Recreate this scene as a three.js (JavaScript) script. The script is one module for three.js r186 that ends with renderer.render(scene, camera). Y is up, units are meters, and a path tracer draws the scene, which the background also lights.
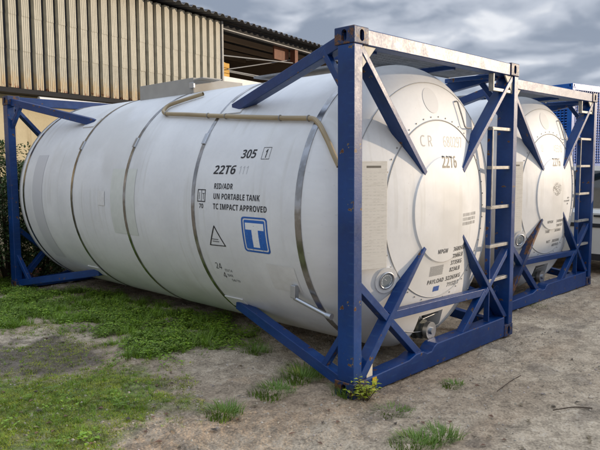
import * as THREE from 'three';
import { mergeGeometries } from 'three/addons/utils/BufferGeometryUtils.js';
import { RoundedBoxGeometry } from 'three/addons/geometries/RoundedBoxGeometry.js';
import { Brush, Evaluator, SUBTRACTION } from 'three-bvh-csg';

// ------------------------------------------------------------------ camera, sky, sun, exposure
const scene = new THREE.Scene();
const camera = new THREE.PerspectiveCamera(39.055, 4 / 3, 0.05, 1500);
camera.position.set(-3.3556, 1.6557, 2.7697);
camera.rotation.order = 'YXZ';
camera.rotation.set(-0.09371, -0.79608, -0.00556);
camera.updateMatrixWorld(true);

const renderer = new THREE.WebGLRenderer({ antialias: true });
renderer.toneMapping = THREE.LinearToneMapping;
renderer.toneMappingExposure = 1.22;
renderer.shadowMap.enabled = true;

const SUN_ELEV = 10.5 * Math.PI / 180, SUN_AZ = 57 * Math.PI / 180;   // azimuth from +z towards +x
const sunDir = new THREE.Vector3(Math.sin(SUN_AZ) * Math.cos(SUN_ELEV), Math.sin(SUN_ELEV), Math.cos(SUN_AZ) * Math.cos(SUN_ELEV));
const sun = new THREE.DirectionalLight(new THREE.Color().setRGB(1.0, 0.80, 0.58), 2.5);
sun.position.copy(sunDir).multiplyScalar(60);
sun.castShadow = true; sun.shadow.radius = 2; sun.shadow.mapSize.set(4096, 4096);
Object.assign(sun.shadow.camera, { left: -25, right: 25, top: 25, bottom: -25, near: 1, far: 140 });
scene.add(sun); scene.add(sun.target);

// ------------------------------------------------------------------ seeded noise
function rng(seed) { let a = seed >>> 0; return () => { a = (a + 0x6D2B79F5) >>> 0; let t = a; t = Math.imul(t ^ (t >>> 15), t | 1); t ^= t + Math.imul(t ^ (t >>> 7), t | 61); return ((t ^ (t >>> 14)) >>> 0) / 4294967296; }; }
const TAB = (() => { const r = rng(77), t = new Float32Array(65536); for (let i = 0; i < 65536; i++) t[i] = r(); return t; })();
const lat = (x, y, s) => TAB[((Math.imul(x, 374761) ^ Math.imul(y, 668265) ^ Math.imul(s, 9781)) >>> 0) & 65535];
const sm = t => t * t * (3 - 2 * t);
function vn(x, y, s = 0, per = 0, py = per) {
  let xi = Math.floor(x), yi = Math.floor(y); const fx = sm(x - xi), fy = sm(y - yi);
  let x1 = xi + 1, y1 = yi + 1;
  if (per) { xi = ((xi % per) + per) % per; x1 = ((x1 % per) + per) % per; yi = ((yi % py) + py) % py; y1 = ((y1 % py) + py) % py; }
  const a = lat(xi, yi, s), b = lat(x1, yi, s), c = lat(xi, y1, s), d = lat(x1, y1, s);
  return a + (b - a) * fx + (c - a) * fy + (a - b - c + d) * fx * fy;
}
function fbm(x, y, o = 4, s = 0, per = 0, py = per) { let v = 0, a = 0.5, n = 0; for (let i = 0; i < o; i++) { v += a * vn(x, y, s + i, per, py); n += a; a *= 0.5; x *= 2; y *= 2; per *= 2; py *= 2; } return v / n; }
const clamp = (v, a = 0, b = 1) => Math.min(b, Math.max(a, v));
const sst = (a, b, v) => sm(clamp((v - a) / (b - a)));
const mix = (a, b, t) => a + (b - a) * t;
const mix3 = (a, b, t) => [mix(a[0], b[0], t), mix(a[1], b[1], t), mix(a[2], b[2], t)];
const lin = c => { c /= 255; return c <= 0.04045 ? c / 12.92 : Math.pow((c + 0.055) / 1.055, 2.4); };

// ------------------------------------------------------------------ sky: broken grey cloud sheet, brighter overhead
{
  const w = 3072, h = 1536, d = new Float32Array(w * h * 4);
  for (let j = 0; j < h; j++) {
    const el = (j + 0.5) / h * Math.PI - Math.PI / 2;        // row 0 is the bottom
    const sy = Math.sin(el), cy = Math.cos(el);
    for (let i = 0; i < w; i++) {
      const az = (i + 0.5) / w * Math.PI * 2 - Math.PI;
      const dx = Math.cos(az) * cy, dz = Math.sin(az) * cy;
      let c;
      if (sy < -0.02) c = [0.16, 0.15, 0.13];
      else {
        const k = 1.6 / (Math.max(sy, 0) + 0.17);
        const px = dx * k, pz = dz * k;
        const wx = fbm(px * 1.1 + 4, pz * 1.1, 4, 20) * 1.1, wz = fbm(px * 1.1, pz * 1.1 + 9, 4, 30) * 1.1;
        const big = fbm(px * 0.9 + wx, pz * 0.9 + wz + 15.2, 5, 3);
        const fine = fbm(px * 3.1 + wx * 2.2, pz * 3.1 + wz * 2.2, 6, 11);
        const t = clamp(0.44 + (big - 0.5) * 1.25 + (fine - 0.5) * 1.7);
        c = mix3([0.215, 0.258, 0.335], [0.45, 0.49, 0.565], sst(0.05, 0.72, t));
        c = mix3(c, [0.70, 0.72, 0.76], sst(0.60, 1.0, t));
        const hz = Math.exp(-Math.max(sy, 0) * 9);
        c = mix3(c, [0.50, 0.55, 0.63], hz * 0.45);
        const up = 1 + 2.0 * sst(0.2, 0.95, sy);
        const cs = dx * sunDir.x + sy * sunDir.y + dz * sunDir.z;
        const gl = Math.pow(clamp(cs), 14) * 0.9;
        c = [c[0] * up + gl * 1.0, c[1] * up + gl * 0.86, c[2] * up + gl * 0.62];
      }
      const o = (j * w + i) * 4; d[o] = c[0]; d[o + 1] = c[1]; d[o + 2] = c[2]; d[o + 3] = 1;
    }
  }
  const t = new THREE.DataTexture(d, w, h, THREE.RGBAFormat, THREE.FloatType);
  t.mapping = THREE.EquirectangularReflectionMapping; t.magFilter = t.minFilter = THREE.LinearFilter; t.colorSpace = THREE.LinearSRGBColorSpace; t.needsUpdate = true;
  scene.background = t; scene.environment = t;
  scene.backgroundIntensity = 1.0; scene.environmentIntensity = 1.0;
}

// ------------------------------------------------------------------ helpers
const V = (x, y, z) => new THREE.Vector3(x, y, z);
const used = {};
function numbered(n) { const k = used[n] = (used[n] ?? -1) + 1; return k ? `${n}_${String(k).padStart(3, '0')}` : n; }
function group(name, label, category, pos = [0, 0, 0], turn = 0, grp) {
  const g = new THREE.Group(); g.name = numbered(name); g.position.set(...pos); g.rotation.y = turn;
  g.userData = { label, category }; if (grp) g.userData.group = grp; scene.add(g); return g;
}
function part(parent, name, geo, m, label) {
  const o = new THREE.Mesh(geo, m); o.name = name; o.castShadow = o.receiveShadow = true; if (label) o.userData.label = label; parent.add(o); return o;
}
function thing(name, geo, m, label, category, grp) { const o = part(scene, numbered(name), geo, m); o.userData = { label, category }; if (grp) o.userData.group = grp; return o; }
let uvSeed = rng(5);
function boxUV(g, off = true) {           // uv in metres by the face's main direction
  const p = g.attributes.position, n = g.attributes.normal, uv = new Float32Array(p.count * 2);
  const a = off ? uvSeed() * 7 : 0, b = off ? uvSeed() * 7 : 0;
  for (let i = 0; i < p.count; i++) {
    const x = Math.abs(n.getX(i)), y = Math.abs(n.getY(i)), z = Math.abs(n.getZ(i));
    let u, v;
    if (x >= y && x >= z) { u = p.getZ(i); v = p.getY(i); } else if (y >= z) { u = p.getZ(i); v = p.getX(i) + 0.37; } else { u = p.getX(i); v = p.getY(i); }
    uv[2 * i] = u + a; uv[2 * i + 1] = v + b;
  }
  g.setAttribute('uv', new THREE.BufferAttribute(uv, 2)); return g;
}
function box(x0, x1, y0, y1, z0, z1, r = 0.006) {
  const w = x1 - x0, h = y1 - y0, d = z1 - z0;
  const g = r > 0 ? new RoundedBoxGeometry(w, h, d, 1, Math.min(r, w / 2.1, h / 2.1, d / 2.1)) : new THREE.BoxGeometry(w, h, d);
  boxUV(g); g.translate((x0 + x1) / 2, (y0 + y1) / 2, (z0 + z1) / 2); return g;
}
function beam(a, b, w, h, up = V(0, 1, 0), r = 0.006) {      // w across, h along up
  const d = b.clone().sub(a), L = d.length(); d.normalize();
  const x = up.clone().cross(d).normalize(), y = d.clone().cross(x);
  const g = r > 0 ? new RoundedBoxGeometry(w, h, L, 1, Math.min(r, w / 2.1, h / 2.1)) : new THREE.BoxGeometry(w, h, L);
  boxUV(g);
  g.applyMatrix4(new THREE.Matrix4().makeBasis(x, y, d).setPosition(a.clone().add(b).multiplyScalar(0.5))); return g;
}
function cylB(a, b, r, seg = 14, r2 = r) {
  const d = b.clone().sub(a), L = d.length(); const g = new THREE.CylinderGeometry(r2, r, L, seg);
  const q = new THREE.Quaternion().setFromUnitVectors(V(0, 1, 0), d.normalize());
  g.applyQuaternion(q); const m = a.clone().add(b).multiplyScalar(0.5); g.translate(m.x, m.y, m.z); return g;
}
const noIdx = g => (g.index ? g.toNonIndexed() : g);
function merge(list) { return mergeGeometries(list.map(g => { g = noIdx(g); for (const k of Object.keys(g.attributes)) if (!['position', 'normal', 'uv'].includes(k)) g.deleteAttribute(k); if (!g.attributes.uv) boxUV(g); return g; }), false); }
function prism(pts, z0, z1, bev = 0) {    // polygon in xy, from z0 to z1
  const s = new THREE.Shape(pts.map(p => new THREE.Vector2(p[0], p[1])));
  const g = new THREE.ExtrudeGeometry(s, { depth: z1 - z0 - 2 * bev, bevelEnabled: bev > 0, bevelThickness: bev, bevelSize: bev, bevelOffset: -bev, bevelSegments: 1, steps: 1 });
  g.translate(0, 0, z0 + bev); return boxUV(g);
}
function ground(u, v, y = 0) {            // photograph pixel (600 x 450) to the ground
  const p = V(u / 300 - 1, 1 - v / 225, 0.5).unproject(camera).sub(camera.position);
  return camera.position.clone().addScaledVector(p, (y - camera.position.y) / p.y);
}
function pix(p) { const q = p.clone().project(camera); return [(q.x + 1) * 300, (1 - q.y) * 225]; }
// textures
function tex(n, f, { srgb = true, m = 1, rep = true, h = n } = {}) {
  const d = new Uint8Array(n * h * 4);
  for (let j = 0; j < h; j++) for (let i = 0; i < n; i++) { const c = f(i / n, j / h), o = (j * n + i) * 4; d[o] = clamp(c[0], 0, 255); d[o + 1] = clamp(c[1], 0, 255); d[o + 2] = clamp(c[2], 0, 255); d[o + 3] = c[3] ?? 255; }
  const t = new THREE.DataTexture(d, n, h, THREE.RGBAFormat);
  t.magFilter = THREE.LinearFilter; t.minFilter = THREE.LinearMipmapLinearFilter; t.generateMipmaps = true;
  if (rep) { t.wrapS = t.wrapT = THREE.RepeatWrapping; t.repeat.set(1 / m, 1 / m); }
  if (srgb) t.colorSpace = THREE.SRGBColorSpace; t.needsUpdate = true; return t;
}
const gray = v => [v, v, v];
function canvasTex(w, h, draw) {
  const c = document.createElement('canvas'); c.width = w; c.height = h; const x = c.getContext('2d'); draw(x, w, h);
  const t = new THREE.CanvasTexture(c); t.colorSpace = THREE.SRGBColorSpace; t.magFilter = THREE.LinearFilter; return t;
}
const mat = o => new THREE.MeshPhysicalMaterial({ roughness: 0.6, ...o });

// ------------------------------------------------------------------ materials
const paintMap = tex(1024, (u, v) => {
  const big = fbm(u * 5, v * 5, 4, 1, 5), fine = fbm(u * 60, v * 60, 3, 9, 60), scr = fbm(u * 8, v * 120, 3, 15, 8);
  let c = mix3([4, 43, 94], [9, 59, 120], clamp(big * 1.3 + (fine - 0.5) * 0.4));
  c = mix3(c, [58, 84, 122], sst(0.70, 0.80, scr) * 0.35);
  const chip = fbm(u * 22, v * 22, 4, 33, 22) + (big - 0.5) * 0.25;
  c = mix3(c, [132, 112, 80], sst(0.772, 0.785, chip)); c = mix3(c, [84, 48, 28], sst(0.79, 0.81, chip));
  const dust = fbm(u * 12, v * 12, 4, 71, 12); c = mix3(c, [70, 78, 92], sst(0.6, 0.85, dust) * 0.15);
  return c;
}, { m: 1.1 });
const paintRough = tex(512, (u, v) => gray(255 * clamp(0.40 + (fbm(u * 9, v * 9, 4, 51, 9) - 0.5) * 0.14 + (fbm(u * 60, v * 60, 2, 57, 60) - 0.5) * 0.08)), { srgb: false, m: 0.9 });
const paintBump = tex(512, (u, v) => gray(255 * (0.6 * fbm(u * 16, v * 16, 4, 3, 16) + 0.4 * fbm(u * 70, v * 70, 2, 8, 70))), { srgb: false, m: 0.6 });
const M = {};
M.blue = mat({ map: paintMap, roughnessMap: paintRough, roughness: 1, ior: 1.47, bumpMap: paintBump, bumpScale: 0.0004 });
const rustMapF = amt => (u, v) => {
  const n = fbm(u * 6, v * 6, 5, 41, 6), f = fbm(u * 48, v * 48, 3, 45, 48);
  const paint = mix3([13, 38, 80], [22, 52, 98], f);
  const rust = mix3([52, 34, 26], [116, 74, 46], clamp(f * 1.2));
  return mix3(paint, rust, sst(0.62 - amt, 0.70 - amt, n + (f - 0.5) * 0.25));
};
M.rustyBlue = mat({ map: tex(512, rustMapF(0.05), { m: 0.35 }), roughnessMap: paintRough, roughness: 1.25, bumpMap: paintBump, bumpScale: 0.002 });
M.rust = mat({ map: tex(512, rustMapF(0.5), { m: 0.5 }), roughness: 0.85, bumpMap: paintBump, bumpScale: 0.003 });
M.rustyBrace = mat({ map: tex(512, rustMapF(0.08), { m: 0.6 }), roughness: 0.7 });
M.steel = mat({ color: 0xb9bcc0, metalness: 1, roughness: 0.34, bumpMap: paintBump, bumpScale: 0.0006 });
M.bandSteel = mat({ map: tex(512, (u, v) => { const n = fbm(u * 10, v * 10, 4, 61, 10); return mix3([150, 148, 146], [178, 178, 180], sst(0.3, 0.7, n)); }, { m: 0.8 }), metalness: 1, roughness: 0.24, bumpMap: paintBump, bumpScale: 0.0003 });
M.galv = mat({ map: tex(256, (u, v) => { const n = fbm(u * 14, v * 14, 3, 66, 14); return mix3([118, 120, 122], [152, 154, 156], n); }, { m: 0.5 }), metalness: 0.35, roughness: 0.6 });
M.boxGray = mat({ map: tex(256, (u, v) => mix3([150, 147, 140], [166, 163, 156], fbm(u * 9, v * 9, 4, 68, 9)), { m: 0.9 }), roughness: 0.55 });
M.dark = mat({ color: 0x15161a, roughness: 0.8 });
M.rubber = mat({ color: 0x1c1c1d, roughness: 0.85 });
M.tan = mat({ map: tex(256, (u, v) => mix3([140, 122, 92], [178, 160, 126], fbm(u * 12, v * 12, 4, 68, 12)), { m: 0.4 }), roughness: 0.55 });
M.whitePaint = mat({ map: tex(512, (u, v) => { const n = fbm(u * 6, v * 6, 4, 90, 6), f = fbm(u * 60, v * 60, 2, 92, 60); return mix3([208, 206, 201], [226, 225, 222], clamp(n * 0.8 + f * 0.3)); }, { m: 1 }), roughness: 0.5 });
M.seam = mat({ color: 0x9a9a98, roughness: 0.5 });
M.bolt = mat({ color: 0x8f8d89, roughness: 0.5, metalness: 0.5 });
M.primerWhite = mat({ map: tex(256, (u, v) => mix3([150, 145, 132], [204, 200, 188], fbm(u * 8, v * 8, 4, 99, 8)), { m: 0.3 }), roughness: 0.5 });
M.ladder = mat({ map: tex(256, (u, v) => mix3([122, 120, 118], [186, 182, 174], fbm(u * 8, v * 8, 4, 97, 8)), { m: 0.3 }), roughness: 0.45, metalness: 0.2 });

// tank skin: one texture round the tank (u) and along its profile (v)
const RT = 1.215, XC = 1.219, YC = 1.285, LEN = 6.058, WID = 2.438, HGT = 2.591, ZC = -0.010;
const skinMap = tex(2048, (u, v) => {   // u runs downhill
  const n = fbm(u * 12, v * 12, 4, 101, 12), f = fbm(u * 150, v * 150, 2, 107, 150), run = fbm(u * 5, v * 90, 4, 113, 5, 90), sp = vn(u * 420, v * 420, 119, 420);
  let c = mix3([212, 212, 211], [228, 228, 226], clamp(n * 1.2 + (f - 0.5) * 0.3));
  c = mix3(c, [172, 168, 156], sst(0.56, 0.80, run) * sst(0.42, 0.68, fbm(u * 8, v * 8, 3, 131, 8)) * 0.20);
  c = mix3(c, [150, 146, 136], sst(0.972, 0.99, sp) * 0.5);
  c = mix3(c, [192, 190, 184], sst(0.55, 0.75, fbm(u * 5, v * 5, 5, 140, 5)) * 0.4);
  return c;
}, { m: 3.817 });
const skinBump = tex(512, (u, v) => gray(255 * (0.75 * fbm(u * 7, v * 7, 2, 170, 7) + 0.25 * fbm(u * 26, v * 18, 2, 176, 26, 18))), { srgb: false, m: 3.817 });
M.skin = mat({ map: skinMap, roughness: 0.5, bumpMap: skinBump, bumpScale: 0.012 });

// ------------------------------------------------------------------ tank geometry shared by both containers
function dishZ(r) {                                   // depth of the end cap at radius r (0 is its crown)
  const R = 3.0, k = 1.02;
  if (r <= k) return -(R - Math.sqrt(R * R - r * r));
  const z0 = -(R - Math.sqrt(R * R - k * k));
  const s = k / Math.sqrt(R * R - k * k);
  let lo = 0, hi = 1;                                 // hermite from (k, z0) to (RT, -0.45)
  const H = (t, p0, m0, p1, m1) => (2 * t ** 3 - 3 * t * t + 1) * p0 + (t ** 3 - 2 * t * t + t) * m0 + (-2 * t ** 3 + 3 * t * t) * p1 + (t ** 3 - t * t) * m1;
  for (let i = 0; i < 30; i++) { const m = (lo + hi) / 2; if (H(m, k, 0.30, RT, 0) < r) lo = m; else hi = m; }
  return H(lo, z0, -0.30 * s, -0.47, -0.34);
}
const capZ = (x, y) => ZC + dishZ(Math.min(RT - 1e-4, Math.hypot(x - XC, y - YC)));
const bodyGeo = (() => {
  const prof = [];                                    // [r, z] from the front crown to the rear crown
  const cap = []; for (const r of [0.0001, 0.1, 0.2, 0.3, 0.38, 0.432, 0.436]) cap.push([r, dishZ(r) + 0.009]);
  for (const r of [0.442, 0.5, 0.56, 0.62, 0.68, 0.74, 0.8, 0.86, 0.92, 0.98, 1.02, 1.05, 1.08, 1.11, 1.14, 1.165, 1.185, 1.2, 1.209, 1.2135]) cap.push([r, dishZ(r)]);
  cap.push([RT, -0.47]);
  const flat = [];
  for (const [r, z] of cap) { prof.push([r, ZC + z]); flat.push(1); }
  const z0 = ZC - 0.47, z1 = -LEN - z0;
  for (let i = 0; i <= 24; i++) { prof.push([RT, mix(z0, z1, i / 24)]); flat.push(0); }
  for (const [r, z] of cap.slice().reverse()) { prof.push([r, -LEN - (ZC + z)]); flat.push(2); }
  const seg = 128, n = prof.length, pos = [], nor = [], uv = [], idx = [];
  for (let i = 0; i < n; i++) {
    const a = prof[Math.max(0, i - 1)], b = prof[Math.min(n - 1, i + 1)]; let tr = b[0] - a[0], tz = b[1] - a[1]; const l = Math.hypot(tr, tz) || 1; tr /= l; tz /= l;
    for (let j = 0; j <= seg; j++) {
      const t = j / seg * Math.PI * 2, c = Math.cos(t), q = Math.sin(t);   // t = 0 is the right side
      pos.push(XC + prof[i][0] * c, YC + prof[i][0] * q, prof[i][1]); nor.push(-tz * c, -tz * q, tr); if (flat[i]) uv.push(prof[i][0] * q, prof[i][0] * c + 0.7 * flat[i]); else uv.push(j / seg * 7.634, prof[i][1]);
    }
  }
  for (let i = 0; i < n - 1; i++) if (flat[i] === flat[i + 1]) for (let j = 0; j < seg; j++) { const a = i * (seg + 1) + j, b = a + seg + 1; idx.push(a, b, a + 1, b, b + 1, a + 1); }
  const g = new THREE.BufferGeometry(); g.setAttribute('position', new THREE.Float32BufferAttribute(pos, 3)); g.setAttribute('normal', new THREE.Float32BufferAttribute(nor, 3)); g.setAttribute('uv', new THREE.Float32BufferAttribute(uv, 2)); g.setIndex(idx);
  // the recess for the bottom outlet is cut out of the lower front end
  const cut = prism([[0.96, -0.2], [1.48, -0.2], [1.40, 0.40], [1.04, 0.40]], -0.95, 0.2);
  const A = new Brush(g), B = new Brush(cut); A.updateMatrixWorld(); B.updateMatrixWorld();
  const ev = new Evaluator(); ev.useGroups = false; ev.attributes = ['position', 'normal', 'uv'];
  const out = ev.evaluate(A, B, SUBTRACTION).geometry; return out;
})();
// patch on the tank's side: z range, angle range (degrees up from the left side), lifted by e
function sidePatch(z0, z1, a0, a1, e = 0.0016, nu = 8, nv = 16) {
  const pos = [], nor = [], uv = [], idx = [];
  for (let j = 0; j <= nv; j++) for (let i = 0; i <= nu; i++) {
    const z = mix(z0, z1, i / nu), t = mix(a0, a1, j / nv) * Math.PI / 180, r = RT + e;
    pos.push(XC - r * Math.cos(t), YC + r * Math.sin(t), z); nor.push(-Math.cos(t), Math.sin(t), 0); uv.push(i / nu, j / nv);
  }
  for (let j = 0; j < nv; j++) for (let i = 0; i < nu; i++) { const a = j * (nu + 1) + i, b = a + nu + 1; idx.push(a, a + 1, b, b, a + 1, b + 1); }
  const g = new THREE.BufferGeometry(); g.setAttribute('position', new THREE.Float32BufferAttribute(pos, 3)); g.setAttribute('normal', new THREE.Float32BufferAttribute(nor, 3)); g.setAttribute('uv', new THREE.Float32BufferAttribute(uv, 2)); g.setIndex(idx); return g;
}
function capPatch(x0, x1, y0, y1, e = 0.0014, nu = 36, nv = 30) {
  const pos = [], uv = [], idx = [];
  for (let j = 0; j <= nv; j++) for (let i = 0; i <= nu; i++) {
    const x = mix(x0, x1, i / nu), y = mix(y0, y1, j / nv); const r = Math.hypot(x - XC, y - YC);
    pos.push(x, y, capZ(x, y) + e + 0.009 * clamp((0.442 - r) / 0.006)); uv.push(i / nu, j / nv);
  }
  for (let j = 0; j < nv; j++) for (let i = 0; i < nu; i++) { const a = j * (nu + 1) + i, b = a + nu + 1; idx.push(a, a + 1, b, b, a + 1, b + 1); }
  const g = new THREE.BufferGeometry(); g.setAttribute('position', new THREE.Float32BufferAttribute(pos, 3)); g.setAttribute('uv', new THREE.Float32BufferAttribute(uv, 2)); g.setIndex(idx); g.computeVertexNormals(); return g;
}
function band(z, w, t = 0.006, a0 = 0, a1 = 360, rr = RT) {      // strap round the tank
  const seg = 96, pos = [], nor = [], uv = [], idx = [], ring = [[rr - 0.01, w / 2, 0, 1], [rr + t, w / 2, 0, 1], [rr + t, w / 2, 1, 0], [rr + t, -w / 2, 1, 0], [rr + t, -w / 2, 0, -1], [rr - 0.01, -w / 2, 0, -1]];
  for (let j = 0; j <= seg; j++) { const th = mix(a0, a1, j / seg) * Math.PI / 180, c = -Math.cos(th), s = Math.sin(th); for (const [r, dz, nr, nz] of ring) { pos.push(XC + r * c, YC + r * s, z + dz); nor.push(nr * c, nr * s, nz); uv.push(j / seg * 7.6, dz); } }
  for (let j = 0; j < seg; j++) for (const k of [0, 2, 4]) { const a = j * 6 + k, b = a + 6; idx.push(a, b, a + 1, b, b + 1, a + 1); }
  const g = new THREE.BufferGeometry(); g.setAttribute('position', new THREE.Float32BufferAttribute(pos, 3)); g.setAttribute('normal', new THREE.Float32BufferAttribute(nor, 3)); g.setAttribute('uv', new THREE.Float32BufferAttribute(uv, 2)); g.setIndex(idx); return g;
}
const onShell = (z, deg, e = 0) => { const t = deg * Math.PI / 180; return V(XC - (RT + e) * Math.cos(t), YC + (RT + e) * Math.sin(t), z); };
// corner casting, outer corner at the origin, body towards +x, +y, -z
const DISC = [1.16, 2.18];
M.disc = mat({ color: new THREE.Color().setRGB(0.64, 0.64, 0.63), roughness: 0.55 });
const castGeo = (() => {
  const ev = new Evaluator(); ev.useGroups = false; ev.attributes = ['position', 'normal', 'uv'];
  const B = g => { const b = new Brush(boxUV(g)); b.updateMatrixWorld(); return b; };
  const w = 0.162, h = 0.118, d = 0.178;
  const outer = new RoundedBoxGeometry(w, h, d, 2, 0.008); outer.translate(w / 2, h / 2, -d / 2);
  const inner = new THREE.BoxGeometry(w - 0.044, h - 0.044, d - 0.044); inner.translate(w / 2, h / 2, -d / 2);
  const stad = (a, b, len) => { const s = new THREE.Shape(); const r = b / 2, k = a / 2 - r; s.absarc(0, k, r, 0, Math.PI); s.absarc(0, -k, r, Math.PI, Math.PI * 2); s.closePath(); const g = new THREE.ExtrudeGeometry(s, { depth: len, bevelEnabled: false, curveSegments: 8 }); g.translate(0, 0, -len / 2); return g; };
  const hz = stad(0.079, 0.046, 0.1); hz.translate(0.085, h / 2, 0);
  const hx = stad(0.079, 0.046, 0.1); hx.rotateY(Math.PI / 2); hx.translate(0, h / 2, -0.089);
  const hy = stad(0.12, 0.06, 0.1); hy.rotateX(Math.PI / 2); hy.translate(w / 2, h, -d / 2);
  let b = ev.evaluate(B(outer), B(inner), SUBTRACTION);
  for (const q of [hz, hx, hy]) { b.updateMatrixWorld(); b = ev.evaluate(b, B(q), SUBTRACTION); }
  return b.geometry;
})();
function mirrored(g, sx, sy, sz) { const c = g.clone(); c.scale(sx, sy, sz); if (sx * sy * sz < 0) { if (c.index) { const a = c.index.array.slice(); for (let i = 0; i < a.length; i += 3) { const t = a[i]; a[i] = a[i + 2]; a[i + 2] = t; } c.setIndex(new THREE.BufferAttribute(a, 1)); } else { for (const k of Object.keys(c.attributes)) { const at = c.attributes[k], n = at.itemSize, ar = at.array; for (let i = 0; i < at.count; i += 3) for (let q = 0; q < n; q++) { const t = ar[i * n + q]; ar[i * n + q] = ar[(i + 2) * n + q]; ar[(i + 2) * n + q] = t; } } } } return c; }

// lettering (flat print)
const decal = t => mat({ map: t, transparent: true, roughness: 0.5, alphaTest: 0 });
function worn(x, w, h, seed, n, s) { const r = rng(seed); x.globalCompositeOperation = 'destination-out'; for (let i = 0; i < n; i++) { x.globalAlpha = 0.2 + 0.6 * r(); x.beginPath(); x.ellipse(r() * w, r() * h, s * (0.2 + r()), s * (0.1 + 0.5 * r()), r() * 3, 0, 7); x.fill(); } x.globalAlpha = 1; x.globalCompositeOperation = 'source-over'; }
function fit(x, s, left, base, width, size, weight = 'bold', slant = 0) { x.save(); x.font = `${weight} ${size}px sans-serif`; const m = x.measureText(s).width; x.translate(left, base); if (slant) x.transform(1, 0, slant, 1, 0, 0); x.scale(width / m, 1); x.fillText(s, 0, 0); x.restore(); }
const D = {};
D.number = decal(canvasTex(512, 128, (x, w, h) => { x.fillStyle = '#1d1e22'; fit(x, '305', 20, 108, 250, 118, 'bold', -0.12); fit(x, '1', 400, 108, 44, 118, 'bold', -0.12); x.strokeStyle = '#2a2b30'; x.lineWidth = 5; x.strokeRect(366, 8, 120, 112); worn(x, w, h, 3, 60, 6); }));
D.type = decal(canvasTex(512, 128, (x, w, h) => { x.fillStyle = '#1d1e22'; fit(x, '22T6', 36, 112, 290, 128, 'bold', -0.12); x.fillStyle = 'rgba(120,120,125,0.35)'; fit(x, '111', 360, 112, 130, 118, '', -0.1); worn(x, w, h, 4, 60, 6); }));
D.rules = decal(canvasTex(1024, 512, (x, w, h) => { x.fillStyle = '#202126'; fit(x, 'RID/ADR', 10, 130, 370, 132); fit(x, 'UN PORTABLE TANK', 10, 300, 870, 132); fit(x, 'TC IMPACT APPROVED', 10, 470, 1000, 132); worn(x, w, h, 5, 160, 7); }));
D.symbol = decal(canvasTex(256, 384, (x, w, h) => { x.strokeStyle = '#25262b'; x.lineWidth = 18; x.strokeRect(22, 20, 212, 220); x.lineWidth = 12; x.beginPath(); x.moveTo(128, 20); x.lineTo(128, 240); x.moveTo(70, 70); x.lineTo(70, 200); x.moveTo(150, 90); x.lineTo(215, 90); x.moveTo(184, 90); x.lineTo(184, 200); x.stroke(); x.fillStyle = '#25262b'; fit(x, '70', 60, 368, 130, 120); worn(x, w, h, 6, 40, 6); }));
D.triangle = decal(canvasTex(256, 384, (x, w, h) => { x.strokeStyle = '#1c1d20'; x.lineWidth = 15; x.lineJoin = 'round'; x.beginPath(); x.moveTo(118, 24); x.lineTo(240, 336); x.lineTo(16, 344); x.closePath(); x.stroke(); x.fillStyle = '#44464a'; x.font = 'bold 26px sans-serif'; for (const [y, wd] of [[232, 92], [268, 100]]) { for (let k = 0; k < 5; k++) x.fillRect(62 + k * wd / 5 + 2, y, wd / 5 - 5, 14); } worn(x, w, h, 7, 30, 5); }));
D.logo = decal(canvasTex(512, 640, (x, w, h) => {
  const rr = (a, b, c, d, r) => { x.beginPath(); x.roundRect(a, b, c, d, r); };
  x.fillStyle = '#1b5aa8'; rr(6, 6, 500, 628, 60); x.fill(); x.globalCompositeOperation = 'destination-out'; rr(34, 36, 444, 566, 40); x.fill(); x.globalCompositeOperation = 'source-over';
  x.fillStyle = '#2263b4'; rr(56, 60, 400, 516, 26); x.fill();
  x.fillStyle = '#e6e7e6'; x.fillRect(80, 110, 352, 120); x.fillRect(196, 110, 124, 430);
  const r = rng(8); x.globalAlpha = 0.22; for (let i = 0; i < 40; i++) { x.fillStyle = r() > 0.5 ? '#5f8fca' : '#12468c'; x.fillRect(56 + r() * 140, 240 + r() * 320, 4 + r() * 10, 20 + r() * 90); x.fillRect(325 + r() * 120, 240 + r() * 320, 4 + r() * 8, 20 + r() * 90); } x.globalAlpha = 1; worn(x, w, h, 9, 120, 8);
}));
D.test = decal(canvasTex(512, 384, (x, w, h) => { x.fillStyle = '#26272b'; fit(x, '24', 20, 140, 150, 150, '', -0.1); fit(x, '4', 120, 300, 74, 150, '', -0.1); x.font = '60px sans-serif'; x.fillStyle = '#55575b'; fit(x, '03/14', 220, 170, 170, 64, ''); fit(x, 'BAR', 230, 262, 130, 64, ''); fit(x, '04/19', 280, 350, 190, 64, ''); worn(x, w, h, 10, 60, 7); }));
D.endNumber = decal(canvasTex(1024, 256, (x, w, h) => { x.fillStyle = 'rgba(165,163,158,0.75)'; fit(x, 'C R', 10, 200, 240, 190, '', -0.06); x.fillStyle = 'rgba(178,176,170,0.8)'; fit(x, '680297', 480, 200, 500, 190, '', -0.06); worn(x, w, h, 11, 160, 9); }));
D.endType = decal(canvasTex(256, 128, (x, w, h) => { x.fillStyle = '#1f2022'; fit(x, '22T6', 6, 112, 240, 132, 'bold', -0.04); worn(x, w, h, 12, 30, 5); }));
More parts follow.
